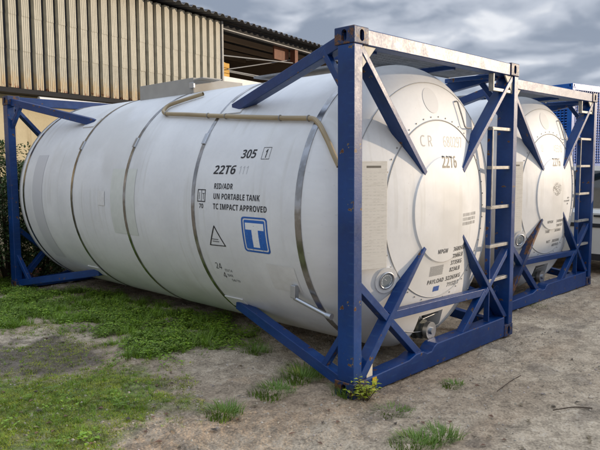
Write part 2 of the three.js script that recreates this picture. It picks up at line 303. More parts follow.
D.weights = decal(canvasTex(1024, 1024, (x, w, h) => {
  x.fillStyle = 'rgba(48,48,50,0.88)'; const L = [['MPGW', 150, 260, 150], ['36000KG', 560, 400, 150], ['79366LB', 560, 360, 300], ['3735KG', 560, 360, 450], ['8234LB', 560, 330, 600], ['PAYLOAD', 20, 420, 780], ['32265KG', 480, 480, 780], ['71132LB', 560, 380, 930]];
  for (const [s, lx, wd, y] of L) fit(x, s, lx, y, wd, 128, 'bold'); x.fillStyle = 'rgba(150,150,148,0.5)'; x.fillRect(40, 400, 330, 210); x.fillStyle = '#3b5b9c'; x.fillRect(200, 850, 150, 110); worn(x, w, h, 13, 420, 10);
}));
D.endNumberB = decal(canvasTex(1024, 256, (x, w, h) => { x.fillStyle = 'rgba(176,174,168,0.7)'; fit(x, 'U', 40, 200, 90, 190, '', -0.06); fit(x, '45518', 520, 200, 420, 190, '', -0.06); worn(x, w, h, 31, 420, 12); }));
D.endTypeB = decal(canvasTex(256, 128, (x, w, h) => { x.fillStyle = '#3a3a3c'; fit(x, '22T6', 6, 112, 240, 132, 'bold', -0.04); worn(x, w, h, 32, 170, 8); }));
D.weightsB = decal(canvasTex(1024, 1024, (x, w, h) => { x.fillStyle = 'rgba(60,60,62,0.8)'; for (const [s, lx, wd, y] of [['MPGW', 60, 260, 130], ['34000KG', 480, 420, 130], ['74957LB', 500, 390, 270], ['TARE', 60, 200, 430], ['3650KG', 500, 360, 430], ['NET', 200, 180, 760], ['30350KG', 480, 430, 760], ['66910LB', 520, 380, 900]]) fit(x, s, lx, y, wd, 118, 'bold'); worn(x, w, h, 33, 800, 12); }));
D.faint = decal(canvasTex(512, 256, (x, w, h) => { const r = rng(14); for (let row = 0; row < 3; row++) for (let k = 0; k < 26; k++) { x.fillStyle = `rgba(130,128,124,${0.25 + 0.45 * r()})`; x.fillRect(10 + k * 19, 20 + row * 76, 13, 54); } worn(x, w, h, 15, 140, 9); }));
D.side = decal(canvasTex(256, 384, (x, w, h) => { x.fillStyle = 'rgba(60,60,62,0.85)'; fit(x, 'RID', 120, 110, 110, 90, 'bold'); fit(x, 'TYPE 60', 14, 220, 230, 90, 'bold'); fit(x, 'IM', 120, 330, 80, 90, 'bold'); worn(x, w, h, 16, 60, 6); }));
D.smudge = decal(canvasTex(256, 256, (x, w, h) => { const r = rng(17); for (let i = 0; i < 300; i++) { const a = r() * 6.28, d = Math.sqrt(r()) * 100; x.fillStyle = `rgba(110,108,104,${0.15 + 0.4 * r()})`; x.beginPath(); x.ellipse(128 + d * Math.cos(a), 128 + d * Math.sin(a) * 0.8, 2 + r() * 7, 2 + r() * 4, r() * 3, 0, 7); x.fill(); } }));
D.plate = canvasTex(256, 1024, (x, w, h) => { x.fillStyle = '#dcd7cc'; x.fillRect(0, 0, w, h); const r = rng(18); for (let i = 0; i < 900; i++) { x.globalAlpha = 0.12; x.fillStyle = r() > 0.5 ? '#d6cfc0' : '#8d867a'; x.fillRect(r() * w, r() * h, 20 + r() * 90, 1 + r() * 3); } x.globalAlpha = 0.8; x.fillStyle = '#5c574e'; x.fillRect(70, 44, 130, 22); x.globalAlpha = 0.10; for (let k = 0; k < 26; k++) { for (let q = 0; q < 6; q++) if (r() > 0.25) x.fillRect(24 + q * 36, 110 + k * 30, 12 + r() * 20, 7); } });
M.plate = mat({ map: D.plate, metalness: 0.25, roughness: 0.5 });
M.grayPatch = mat({ color: new THREE.Color().setRGB(0.57, 0.57, 0.575), roughness: 0.5 });
M.palePatch = mat({ map: tex(256, (u, v) => mix3([200, 203, 194], [214, 216, 208], fbm(u * 9, v * 14, 4, 150, 9)), { rep: false }), roughness: 0.35 });
M.dial = mat({ map: canvasTex(256, 256, (x, w, h) => { x.fillStyle = '#7c8488'; x.fillRect(0, 0, w, h); x.strokeStyle = '#dfe3e4'; x.lineWidth = 7; x.beginPath(); x.arc(128, 128, 92, 2.4, 7.1); x.stroke(); x.lineWidth = 5; for (let k = 0; k < 11; k++) { const a = 2.4 + k * 0.47; x.beginPath(); x.moveTo(128 + 78 * Math.cos(a), 128 + 78 * Math.sin(a)); x.lineTo(128 + 104 * Math.cos(a), 128 + 104 * Math.sin(a)); x.stroke(); } x.strokeStyle = '#d9dcdc'; x.lineWidth = 8; x.beginPath(); x.moveTo(128, 128); x.lineTo(80, 96); x.stroke(); }), roughness: 0.12, clearcoat: 1 });
M.cream = mat({ color: 0xd8cdb6, roughness: 0.6 });
M.yellow = mat({ color: 0xd0a820, roughness: 0.6 });
M.valve = mat({ map: tex(256, (u, v) => mix3([84, 88, 84], [140, 142, 138], fbm(u * 12, v * 12, 4, 160, 12)), { m: 0.2 }), metalness: 0.6, roughness: 0.45 });
M.valveGreen = mat({ color: 0x4b6a5c, roughness: 0.5 });

// ------------------------------------------------------------------ tank containers
const ZUP = V(0, 0, 1);
function endFrame(g, front, o) {
  // drawn at the front (outer face z = 0); the rear frame is its mirror image about the container's middle
  const P = (name, geo, m = M.blue, label) => part(g, name, front ? geo : (() => { const c = mirrored(geo, 1, 1, -1); c.translate(0, 0, -LEN); return c; })(), m, label);
  P('corner_post', box(0.005, 0.100, 0.116, 2.475, -0.152, -0.004, 0.008), o.rustPost && front ? M.rust : M.blue, o.rustPost && front ? 'post gone brown with rust' : undefined);
  P('corner_post', box(2.352, 2.433, 0.116, 2.475, -0.172, -0.004, 0.008), M.blue);
  for (const [sx, sy] of [[1, 1], [-1, 1], [1, -1], [-1, -1]]) {
    const c = mirrored(castGeo, sx, sy === 1 ? -1 : 1, 1); c.translate(sx === 1 ? 0 : WID, sy === 1 ? HGT : 0, 0);
    P('corner_casting', c, M.rustyBlue);
  }
  P('top_beam', box(0.160, 2.278, 2.472, 2.584, -0.118, -0.010, 0.008));
  P('bottom_sill', prism([[0.158, 0.004], [2.280, 0.004], [2.280, 0.196], [1.10, 0.186], [1.055, 0.168], [1.02, 0.136], [0.95, 0.132], [0.90, 0.158], [0.80, 0.160], [0.70, 0.132], [0.158, 0.112]], -0.135, -0.008, 0.006));
  P('gusset', prism([[0.098, 2.474], [0.098, 2.30], [0.27, 2.474]], -0.036, -0.024), M.primerWhite);
  P('gusset', prism([[2.354, 2.474], [2.20, 2.474], [2.354, 2.31]], -0.036, -0.024), M.primerWhite);
  P('gusset', prism([[0.098, 0.112], [0.30, 0.122], [0.098, 0.36]], -0.070, -0.058));
  P('gusset', prism([[2.354, 0.19], [2.354, 0.44], [2.13, 0.19]], -0.150, -0.138));
  // braces from the corners to the end of the tank
  P('diagonal_brace', beam(V(0.105, 2.46, -0.075), V(0.935, 1.585, -0.085), 0.046, 0.115, ZUP));
  P('diagonal_brace', beam(V(2.345, 2.46, -0.075), V(1.505, 1.60, -0.085), 0.046, 0.115, ZUP));
  P('diagonal_brace', prism([[0.075, 0.118], [0.17, 0.118], [0.945, 0.985], [0.915, 1.005]], -0.118, -0.022, 0.004), o.rustBrace && front ? M.rustyBrace : M.blue, o.rustBrace && front ? 'brace with the paint flaked off to brown rust' : undefined);
  P('diagonal_brace', prism([[2.362, 0.19], [2.29, 0.19], [1.495, 1.035], [1.51, 1.06]], -0.118, -0.022, 0.004));
  P('cross_brace', beam(V(0.095, 0.815, -0.066), V(0.895, 0.125, -0.066), 0.062, 0.070, ZUP));
  P('cross_bar', beam(V(0.470, 0.518, -0.070), V(1.950, 0.486, -0.070), 0.066, 0.074, ZUP));
  P('cross_brace', beam(V(1.940, 0.495, -0.062), V(1.545, 0.155, -0.062), 0.066, 0.070, ZUP));
  P('cross_brace', beam(V(1.930, 0.470, -0.058), V(2.360, 0.835, -0.058), 0.050, 0.066, ZUP));
  // side braces to the tank
  for (const s of [0, 1]) {
    const X = x => s ? WID - x : x;
    P('side_brace', beam(V(X(0.070), 2.520, -0.10), V(X(0.430), 2.170, -1.74), 0.090, 0.088));
    P('side_brace', beam(V(X(0.070), 0.085, -0.12), V(X(0.425), 0.372, -1.72), 0.090, 0.088));
    P('side_strut', beam(V(X(0.105), 2.475, -0.36), V(X(0.060), 2.16, -0.12), 0.052, 0.050));
    P('side_strut', beam(V(X(0.105), 0.155, -0.36), V(X(0.062), 0.47, -0.12), 0.052, 0.050));
    const pad = (deg) => { const t = deg * Math.PI / 180; const c = onShell(-1.70, deg, 0.004); const q = new RoundedBoxGeometry(0.16, 0.012, 0.26, 1, 0.004); boxUV(q); q.rotateZ(Math.PI / 2 - t); q.translate(s ? WID - c.x : c.x, c.y, c.z); if (s) { const m = mirrored(q, 1, 1, 1); return m; } return q; };
    if (!s) { P('brace_pad', pad(47), M.whitePaint); P('brace_pad', pad(-47), M.whitePaint); }
  }
}
function tankContainer(label, pos, turn, o = {}) {
  const g = group('tank_container', label, 'tank container', pos, turn, 'tank containers parked side by side');
  part(g, 'tank_shell', bodyGeo, M.skin);
  endFrame(g, true, o); endFrame(g, false, o);
  for (const z of [-0.54, -1.85, -3.02, -4.17, -5.50]) part(g, 'steel_band', band(z, z === -0.54 ? 0.062 : 0.044), M.bandSteel);
  part(g, 'end_seam', band(-5.62, 0.016, 0.004), M.seam);
  // bolted ring and seam on the front end
  const ring = new THREE.TorusGeometry(0.735, 0.0055, 6, 96); ring.translate(XC, YC, ZC + dishZ(0.735) + 0.001); part(g, 'bolted_ring', ring, M.seam);
  const r2 = new THREE.TorusGeometry(1.045, 0.0045, 6, 96); r2.translate(XC, YC, ZC + dishZ(1.045)); part(g, 'cap_seam', r2, M.seam);
  const bolts = []; for (let k = 0; k < 44; k++) { const a = k / 44 * Math.PI * 2, r = 0.762; const b = new THREE.CylinderGeometry(0.0055, 0.0055, 0.008, 6); b.rotateX(Math.PI / 2); b.translate(XC + r * Math.cos(a), YC + r * Math.sin(a), ZC + dishZ(r) + 0.003); bolts.push(boxUV(b)); }
  part(g, 'bolts', merge(bolts), M.bolt);
  part(g, 'patch_disc', (() => { const pos = [], idx = [], n = 28, R = 4, X = DISC[0], Y = DISC[1]; pos.push(X, Y, capZ(X, Y) + 0.0025); for (let q = 1; q <= R; q++) for (let k = 0; k < n; k++) { const a = k / n * 6.2832, x = X + 0.105 * q / R * Math.cos(a), y = Y + 0.105 * q / R * Math.sin(a); pos.push(x, y, capZ(x, y) + 0.0025); } for (let k = 0; k < n; k++) { const k1 = (k + 1) % n; idx.push(0, 1 + k, 1 + k1); for (let q = 1; q < R; q++) { const o = 1 + (q - 1) * n; idx.push(o + k, o + n + k, o + k1, o + k1, o + n + k, o + n + k1); } } const q = new THREE.BufferGeometry(); q.setAttribute('position', new THREE.Float32BufferAttribute(pos, 3)); q.setIndex(idx); q.computeVertexNormals(); return boxUV(q); })(), M.disc);
  { const q = [[1.58, 2.20], [1.60, 2.06], [1.615, 1.985], [1.65, 1.972], [1.76, 1.975]].map(([x, y]) => V(x, y, capZ(x, y) + 0.03)); part(g, 'grab_rail', merge([new THREE.TubeGeometry(new THREE.CatmullRomCurve3(q, false, 'catmullrom', 0.2), 30, 0.007, 6), ...[q[0], q[4]].map(p => cylB(p, V(p.x, p.y, p.z - 0.035), 0.007, 6))]), M.ladder); }
  // lettering on the end
  part(g, 'lettering', capPatch(0.90, 1.58, 1.765, 1.93), o.second ? D.endNumberB : D.endNumber);
  part(g, 'lettering', capPatch(1.145, 1.40, 1.612, 1.745), o.second ? D.endTypeB : D.endType);
  part(g, 'lettering', capPatch(1.02, 1.62, 0.575, 0.985), o.second ? D.weightsB : D.weights);
  part(g, 'lettering', capPatch(1.47, 1.78, 1.12, 1.25), o.second ? D.side : D.faint);
  if (o.second) part(g, 'smudged_print', capPatch(1.10, 1.42, 1.22, 1.48), D.smudge);
  // data plate on the front end
  { const q = box(-0.125, 0.125, 0, 0.80, -0.003, 0.003, 0.002); const uv = q.attributes.uv, p = q.attributes.position; for (let i = 0; i < p.count; i++) uv.setXY(i, (p.getX(i) + 0.125) / 0.25, p.getY(i) / 0.80); q.rotateY(-0.34); q.translate(0.350, 0.885, -0.108); part(g, 'data_plate', q, M.plate); }
  // gauge
  { const c = V(0.545, 0.775, 0); c.z = capZ(c.x, c.y); const nrm = V((c.x - XC) * 0.42, (c.y - YC) * 0.42, 1).normalize();
    const at = d => c.clone().addScaledVector(nrm, d);
    const ga = part(g, 'gauge', cylB(at(-0.03), at(0.012), 0.104, 32), M.whitePaint);
    part(ga, 'rim', (() => { const t = new THREE.TorusGeometry(0.064, 0.008, 8, 32); t.applyQuaternion(new THREE.Quaternion().setFromUnitVectors(ZUP, nrm)); const p = at(0.016); t.translate(p.x, p.y, p.z); return t; })(), M.steel);
    part(ga, 'dial', (() => { const t = new THREE.CircleGeometry(0.062, 32); t.applyQuaternion(new THREE.Quaternion().setFromUnitVectors(ZUP, nrm)); const p = at(0.016); t.translate(p.x, p.y, p.z); return t; })(), M.dial); }
  // bottom outlet valve in the recess
  { const vx = 1.20, vy = 0.25;
    const v = part(g, 'outlet_valve', merge([cylB(V(vx, vy, -0.60), V(vx, vy, -0.17), 0.055, 20), cylB(V(vx, vy, -0.30), V(vx, vy, -0.275), 0.095, 20), cylB(V(vx, vy, -0.24), V(vx, vy, -0.215), 0.085, 20), cylB(V(vx, vy, -0.40), V(vx, vy + 0.22, -0.40), 0.05, 16), cylB(V(vx - 0.13, vy + 0.06, -0.30), V(vx + 0.13, vy + 0.06, -0.30), 0.022, 10)]), M.valve);
    part(v, 'cap', merge([cylB(V(vx, vy, -0.175), V(vx, vy, -0.135), 0.075, 24), cylB(V(vx, vy, -0.135), V(vx, vy, -0.115), 0.030, 12)]), M.steel);
    part(v, 'lever', merge([beam(V(vx - 0.02, vy + 0.09, -0.22), V(vx + 0.26, vy + 0.12, -0.20), 0.024, 0.010), cylB(V(vx, vy + 0.02, -0.25), V(vx, vy + 0.12, -0.25), 0.014, 8)]), M.steel);
    part(v, 'hose_stub', merge([cylB(V(vx - 0.16, vy - 0.06, -0.34), V(vx - 0.16, vy + 0.14, -0.34), 0.05, 14), cylB(V(vx - 0.19, vy + 0.05, -0.34), V(vx - 0.05, vy + 0.05, -0.34), 0.03, 10)]), M.valveGreen);
    part(v, 'bleed_pipe', cylB(V(vx - 0.30, vy + 0.16, -0.30), V(vx + 0.10, vy + 0.18, -0.26), 0.014, 8), M.steel); }
  // ladder on the right-hand post
  { const lad = part(g, 'ladder', merge([beam(V(2.005, 0.20, -0.055), V(2.005, 1.985, -0.055), 0.018, 0.05, ZUP, 0.003)]), M.blue);
    part(lad, 'rail', beam(V(2.005, 2.335, -0.055), V(2.005, 2.470, -0.055), 0.018, 0.05, ZUP, 0.003), M.ladder);
    part(lad, 'rail', beam(V(2.0, 1.27, -0.026), V(2.0, 1.985, -0.026), 0.014, 0.008, ZUP, 0.002), M.ladder);
    for (const y of [0.58, 0.90, 1.26, 1.625, 1.98, 2.33]) part(lad, 'rung', beam(V(1.992, y, -0.050), V(2.356, y, -0.050), 0.030, 0.045, ZUP, 0.003), M.ladder); }
  // grated walkway behind the top beam and its two bearers
  { const bars = []; for (let k = 0; k < 50; k++) { const x = 0.42 + k * 0.036; bars.push(box(x - 0.002, x + 0.002, 2.500, 2.530, -0.60, -0.125, 0)); } for (let k = 0; k < 7; k++) { const z = -0.15 - k * 0.07; bars.push(box(0.41, 2.20, 2.505, 2.513, z - 0.004, z + 0.004, 0)); }
    bars.push(box(0.405, 2.205, 2.495, 2.535, -0.608, -0.600, 0)); part(g, 'walkway_grating', merge(bars), M.galv);
    part(g, 'walkway_bearer', box(0.36, 0.41, 2.455, 2.497, -0.66, -0.12), M.blue); part(g, 'walkway_bearer', box(1.45, 1.50, 2.455, 2.497, -0.66, -0.12), M.blue); part(g, 'walkway_bearer', box(2.20, 2.25, 2.455, 2.497, -0.66, -0.12), M.blue); }
  // spill box over the manhole
  const sb = part(g, 'spill_box', merge([box(0.86, 0.868, 2.40, 2.615, -4.05, -2.97, 0.002), box(1.552, 1.56, 2.40, 2.615, -4.05, -2.97, 0.002), box(0.868, 1.552, 2.40, 2.615, -4.05, -4.042, 0.002), box(0.868, 1.552, 2.40, 2.615, -2.978, -2.97, 0.002)]), M.boxGray);
  part(sb, 'lid', (() => { const q = box(0.86, 1.12, 0, 0.012, 0, 0.16, 0.003); q.rotateX(-0.05); q.translate(0, 2.585, -2.96); return q; })(), M.boxGray);
  part(sb, 'latch', box(0.835, 0.862, 2.50, 2.56, -3.02, -2.94), M.steel);
  part(g, 'manhole_lid', (() => { const c = new THREE.CylinderGeometry(0.26, 0.28, 0.12, 32); boxUV(c); c.translate(1.21, 2.53, -3.5); return c; })(), M.steel);
  part(g, 'walkway_plank', box(1.05, 1.40, 2.545, 2.565, -2.2, -0.66, 0.003), M.galv);
  for (const z of [-1.85, -3.02, -4.17]) { const c = onShell(z, 30, 0.008), q = new RoundedBoxGeometry(0.022, 0.11, 0.052, 1, 0.005); boxUV(q); q.rotateZ(-30 * Math.PI / 180); q.translate(c.x, c.y, c.z); part(g, 'band_clasp', q, M.steel); }
  // heating pipe along the flank
  if (!o.second) {
    const path = [[-2.50, 62], [-2.68, 58], [-2.87, 54], [-2.89, 51.5], [-2.86, 48.5], [-2.76, 46.3], [-2.4, 44.4], [-2.1, 42.7], [-1.7, 40.6], [-1.24, 38.4], [-0.9, 36.9], [-0.62, 35.9], [-0.55, 35.2], [-0.47, 32.6], [-0.40, 29.5], [-0.34, 26], [-0.28, 22], [-0.22, 18]].map(([z, a]) => onShell(z, a, z > -0.35 ? 0.005 - (z + 0.35) * 0.35 : 0.030));
    const pipe = part(g, 'heating_pipe', new THREE.TubeGeometry(new THREE.CatmullRomCurve3(path, false, 'catmullrom', 0.3), 120, 0.020, 10), M.tan);
    for (const [z, a] of [[-2.75, 46.2], [-1.98, 42.0], [-1.70, 40.6], [-0.95, 37.1], [-0.62, 35.9]]) { const c = onShell(z, a, 0.03); const t = new THREE.TorusGeometry(0.022, 0.005, 6, 16); t.translate(c.x, c.y, c.z); part(pipe, 'clamp', t, M.bolt); }
    // lever handle low on the flank
    const hb = onShell(-0.705, -27.5, 0.01), hc = onShell(-0.705, -31.5, 0.065), hd = onShell(-0.40, -36, 0.085);
    const hd0 = part(g, 'handle', merge([beam(hb, hc, 0.05, 0.05, ZUP), cylB(hc, hd, 0.017, 12)]), M.steel);
    part(hd0, 'grip', cylB(hd, hd.clone().add(V(0, -0.005, 0.05)), 0.026, 14), M.steel);
    part(g, 'repair_patch', sidePatch(-0.98, -0.66, -31.5, -20, 0.0025), M.whitePaint);
    part(g, 'pale_patch', sidePatch(-3.30, -2.83, -15.5, 16.5, 0.0025), M.palePatch, 'pale greenish rectangle on the white skin');
    part(g, 'faded_strip', sidePatch(-5.24, -4.96, -40, 25, 0.0025, 6, 24), M.grayPatch, 'light grey strip where a sticker was');
    part(g, 'small_hatch', sidePatch(-3.56, -3.42, -2.0, 5.2, 0.005), M.whitePaint);
    part(g, 'lettering', sidePatch(-1.300, -0.915, 20.0, 25.4), D.number);
    part(g, 'lettering', sidePatch(-1.640, -1.12, 13.7, 18.7), D.type);
    part(g, 'lettering', sidePatch(-1.570, -0.870, -0.9, 11.4), D.rules);
    part(g, 'rating_symbol', sidePatch(-1.79, -1.665, -0.2, 8.2), D.symbol);
    part(g, 'warning_triangle', sidePatch(-1.675, -1.435, -16.2, -6.2), D.triangle);
    part(g, 'logo', sidePatch(-1.200, -0.880, -16.0, -1.8), D.logo);
    part(g, 'lettering', sidePatch(-1.70, -1.40, -33.0, -22.5), D.test);
    part(g, 'sill_card', box(0.190, 0.258, 0.113, 0.222, -0.034, -0.031, 0), M.cream);
    part(g, 'sill_card', box(0.225, 0.275, 0.045, 0.11, -0.0065, -0.0035, 0), M.yellow);
  }
  return g;
}
tankContainer('white tank container in blue end frames with a square blue T logo on its side', [0, 0, 0], 0);
tankContainer('white tank container with a rust-stripped lower brace, beside the one with the blue T logo', [3.1791, 0, -0.4456], -0.0162, { second: true, rustBrace: true, rustPost: true });

// ------------------------------------------------------------------ ground: one sheet to the horizon
const POLY = list => list.map(([u, v]) => { const p = ground(u, v); return [p.x, p.z]; });
const LUSH = POLY([[-60, 274], [0, 278], [40, 284], [110, 294], [160, 308], [205, 318], [236, 330], [240, 346], [205, 345], [170, 360], [146, 366], [120, 348], [88, 334], [50, 322], [0, 330], [-60, 334]]);
const SOIL = POLY([[-60, 348], [0, 344], [50, 336], [92, 346], [96, 362], [55, 376], [0, 372], [-60, 380]]);
const MIX = POLY([[-80, 332], [0, 330], [60, 322], [150, 362], [180, 386], [140, 412], [60, 470], [-80, 470]]);
const MOSS = POLY([[-80, 384], [0, 378], [60, 384], [112, 366], [150, 376], [172, 388], [150, 404], [110, 416], [84, 436], [60, 462], [-80, 470]]);
const THIN = POLY([[60, 470], [84, 436], [120, 412], [172, 388], [200, 398], [170, 420], [120, 445], [100, 470]]);
function inside(poly, x, z) { let c = false; for (let i = 0, j = poly.length - 1; i < poly.length; j = i++) { const a = poly[i], b = poly[j]; if ((a[1] > z) !== (b[1] > z) && x < (b[0] - a[0]) * (z - a[1]) / (b[1] - a[1]) + a[0]) c = !c; } return c; }
function mask(poly, x, z, soft = 0.14) {
  let n = 0; for (let k = 0; k < 8; k++) { const a = k * 2.4, r = soft * Math.sqrt((k + 0.5) / 8); const wx = x + r * Math.cos(a) + (fbm(x * 5 + 3, z * 5, 3, 200) - 0.5) * 0.5, wz = z + r * Math.sin(a) + (fbm(x * 5, z * 5 + 7, 3, 210) - 0.5) * 0.5; if (inside(poly, wx, wz)) n++; } return n / 8;
}
function groundY(x, z) {
  const d = Math.hypot(x + 0.5, z + 1);
  const f = Math.exp(-Math.pow(d / 14, 2));
  let h = (fbm(x * 0.9 + 3, z * 0.9, 3, 220) - 0.5) * 0.06 + (fbm(x * 5, z * 5, 4, 225) - 0.5) * 0.042 + (fbm(x * 20, z * 20, 3, 229) - 0.5) * 0.020;
  return h * f - 0.006;
}
{
  const N = 520, H = N / 2, pos = new Float32Array((N + 1) * (N + 1) * 3), col = new Float32Array((N + 1) * (N + 1) * 3), uv = new Float32Array((N + 1) * (N + 1) * 2), idx = [];
  const cx = -0.4, cz = -0.6, st = t => Math.sign(t) * (Math.abs(t) * 5.5 + 400 * Math.pow(Math.abs(t), 9));
  const dirtA = [0.43, 0.345, 0.25], dirtB = [0.59, 0.50, 0.378], clay = [0.41, 0.30, 0.20], soil = [0.135, 0.112, 0.09], moss = [0.14, 0.21, 0.03];
  for (let j = 0; j <= N; j++) for (let i = 0; i <= N; i++) {
    const x = cx + st((i - H) / H), z = cz + st((j - H) / H), o = j * (N + 1) + i;
    pos[o * 3] = x; pos[o * 3 + 1] = groundY(x, z); pos[o * 3 + 2] = z; uv[o * 2] = x; uv[o * 2 + 1] = -z;
    const near = Math.abs(x) < 7 && Math.abs(z) < 8;
    let c = mix3(dirtA, dirtB, clamp(0.5 + (fbm(x * 1.3, z * 1.3, 4, 240) - 0.5) * 2.4));
    c = mix3(c, clay, sst(0.52, 0.72, fbm(x * 0.8 + 9, z * 2.2, 4, 246)) * 0.7);
    c = mix3(c, [0.19, 0.155, 0.12], sst(0.60, 0.74, fbm(x * 3.1, z * 3.1 + 5, 4, 252)) * 0.55);
    if (near) {
      const s = mask(SOIL, x, z), m = mask(MOSS, x, z), t = mask(THIN, x, z);
      const g = fbm(x * 9, z * 9, 3, 260);
      c = mix3(c, soil, s * 0.9); c = mix3(c, moss, m * clamp(0.25 + g * 1.1)); c = mix3(c, moss, t * sst(0.4, 0.6, g) * 0.6);
    }
    col[o * 3] = c[0]; col[o * 3 + 1] = c[1]; col[o * 3 + 2] = c[2];
  }
  for (let j = 0; j < N; j++) for (let i = 0; i < N; i++) { const a = j * (N + 1) + i, b = a + N + 1; idx.push(a, b, a + 1, b, b + 1, a + 1); }
  const g = new THREE.BufferGeometry(); g.setAttribute('position', new THREE.BufferAttribute(pos, 3)); g.setAttribute('uv', new THREE.BufferAttribute(uv, 2)); g.setAttribute('color', new THREE.BufferAttribute(col, 3)); g.setIndex(idx); g.computeVertexNormals();
  const dm = tex(1024, (u, v) => { const a = fbm(u * 24, v * 24, 5, 270, 24), f = fbm(u * 150, v * 150, 2, 276, 150), p = vn(u * 90, v * 90, 281, 90); let k = 222 + (a - 0.5) * 100 + (f - 0.5) * 90; if (p > 0.84) k += 30 * (p - 0.84) / 0.16; if (p < 0.10) k -= 40; return [k + 4, k, k - 6]; }, { m: 1.7 });
  const bm = tex(1024, (u, v) => gray(255 * clamp(0.45 * fbm(u * 24, v * 24, 5, 270, 24) + 0.55 * fbm(u * 130, v * 130, 3, 290, 130))), { srgb: false, m: 1.7 });
  const o = part(scene, 'ground', g, mat({ vertexColors: true, map: dm, bumpMap: bm, bumpScale: 0.016, roughness: 0.95 })); o.userData = { kind: 'structure', label: 'bare sandy yard with moss and weeds' };
}

// ------------------------------------------------------------------ shed with metal cladding
const TH = 0.2139, BX = 1.013, BZ = -8.476;
{
  const b = group('shed', 'shed with ribbed cream metal cladding above a cream wall and an open upper bay', 'building', [BX, 0, BZ], TH);
  const cladF = seed => (u, v) => {                       // v runs up the sheet
    const n = fbm(u * 6, v * 6, 4, seed, 6), f = fbm(u * 60, v * 60, 3, seed + 5, 60), st = fbm(u * 70, v * 5, 3, seed + 9, 0);
    let c = mix3([160, 156, 140], [192, 188, 170], clamp(n * 0.8 + f * 0.35));
    c = mix3(c, [134, 128, 110], sst(0.55, 0.8, st) * 0.4);
    return c;
  };
  const lowF = seed => { const base = cladF(seed); return (u, v) => {
    let c = base(u, v); const e = fbm(u * 14, v * 8, 4, seed + 20), r = fbm(u * 50, v * 30, 3, seed + 26);
    c = mix3(c, [188, 146, 84], sst(0.62, 0.0, v - (e - 0.5) * 0.5) * clamp(0.3 + e) * 0.5);
    c = mix3(c, [112, 48, 26], sst(0.10, 0.0, v - (r - 0.5) * 0.22) * sst(0.5, 0.62, e));
    return c; }; };
  const up = [1, 2, 3].map(k => mat({ map: tex(256, cladF(300 + k * 40), { rep: false }), roughness: 0.5 }));
  const lo = [1, 2, 3].map(k => mat({ map: tex(256, lowF(500 + k * 40), { rep: false }), roughness: 0.55 }));
  const pan = mat({ color: 0x33353a, roughness: 0.6 });  // dark paint, with the shade of the gaps between sheets put into it
  const PITCH = 0.25;
  const prof = [[0.043, -0.075], [0.054, 0], [0.083, 0], [0.088, -0.007], [0.094, 0], [0.122, 0], [0.127, -0.007], [0.133, 0], [0.161, 0], [0.166, -0.007], [0.172, 0], [0.196, 0], [0.207, -0.075]];
  const sheet = (y0, y1, lift) => {
    const pos = [], nor = [], uv = [], idx = [];
    for (let k = 0; k < prof.length - 1; k++) { const [x0, z0] = prof[k], [x1, z1] = prof[k + 1]; const nx = -(z1 - z0), nz = x1 - x0, l = Math.hypot(nx, nz), q = pos.length / 3;
      for (const [x, z, y] of [[x0, z0, y0], [x1, z1, y0], [x0, z0, y1], [x1, z1, y1]]) { pos.push(x, y, z + lift); nor.push(nx / l, 0, nz / l); uv.push(x / PITCH, (y - y0) / (y1 - y0)); } idx.push(q, q + 1, q + 2, q + 2, q + 1, q + 3); }
    const g = new THREE.BufferGeometry(); g.setAttribute('position', new THREE.Float32BufferAttribute(pos, 3)); g.setAttribute('normal', new THREE.Float32BufferAttribute(nor, 3)); g.setAttribute('uv', new THREE.Float32BufferAttribute(uv, 2)); g.setIndex(idx); return g;
  };
  const rows = [[3.02, 3.68, 0, lo], [3.66, 4.27, 0.005, up], [4.25, 5.16, 0.010, up]].map(([a, c, l, m]) => [sheet(a, c, l), m]);
  const r = rng(31);
  for (let k = -14; k < 23; k++) for (const [g, m] of rows) { const s = part(b, 'cladding_sheet', g, m[Math.floor(r() * 3)]); s.position.set(k * PITCH + 0.03, (r() - 0.5) * 0.008, (r() - 0.5) * 0.004); }
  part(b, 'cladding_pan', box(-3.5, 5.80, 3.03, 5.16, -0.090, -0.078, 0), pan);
  part(b, 'corner_trim', box(5.785, 5.85, 2.95, 5.18, -0.10, 0.022), M.galv);
  part(b, 'shadow_gap_strip', box(-3.5, 5.85, 2.93, 3.015, -0.30, 0.0), M.dark);  // black strip stands in for the shadow gap below the cladding edge
  part(b, 'gutter_pipe', cylB(V(0.62, 2.868, -0.02), V(5.9, 2.868, -0.02), 0.042, 14), M.whitePaint);
  const plaster = mat({ map: tex(512, (u, v) => { const n = fbm(u * 5, v * 5, 5, 601, 5), f = fbm(u * 70, v * 70, 2, 607, 70), s = fbm(u * 26, v * 3, 4, 613, 0); let c = mix3([182, 168, 134], [206, 194, 162], clamp(n * 0.9 + f * 0.25)); return mix3(c, [140, 122, 92], sst(0.55, 0.78, s) * 0.35); }, { m: 2.2 }), roughness: 0.85, bumpMap: paintBump, bumpScale: 0.003 });
  part(b, 'wall', box(-3.5, 5.85, -0.1, 2.93, -0.50, -0.31, 0), plaster);
  part(b, 'side_wall', box(-3.7, -3.5, -0.1, 5.9, -9.0, 0.0, 0), plaster);
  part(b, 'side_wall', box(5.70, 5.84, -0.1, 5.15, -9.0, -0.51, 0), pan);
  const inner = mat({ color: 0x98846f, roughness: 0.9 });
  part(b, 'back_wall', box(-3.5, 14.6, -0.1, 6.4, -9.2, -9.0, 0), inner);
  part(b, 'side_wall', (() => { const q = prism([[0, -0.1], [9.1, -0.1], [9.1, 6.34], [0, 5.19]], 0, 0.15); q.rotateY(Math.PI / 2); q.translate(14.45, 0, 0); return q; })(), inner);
  const red = mat({ map: tex(256, (u, v) => mix3([104, 64, 46], [138, 90, 66], fbm(u * 9, v * 9, 4, 640, 9)), { m: 0.8 }), roughness: 0.7 });
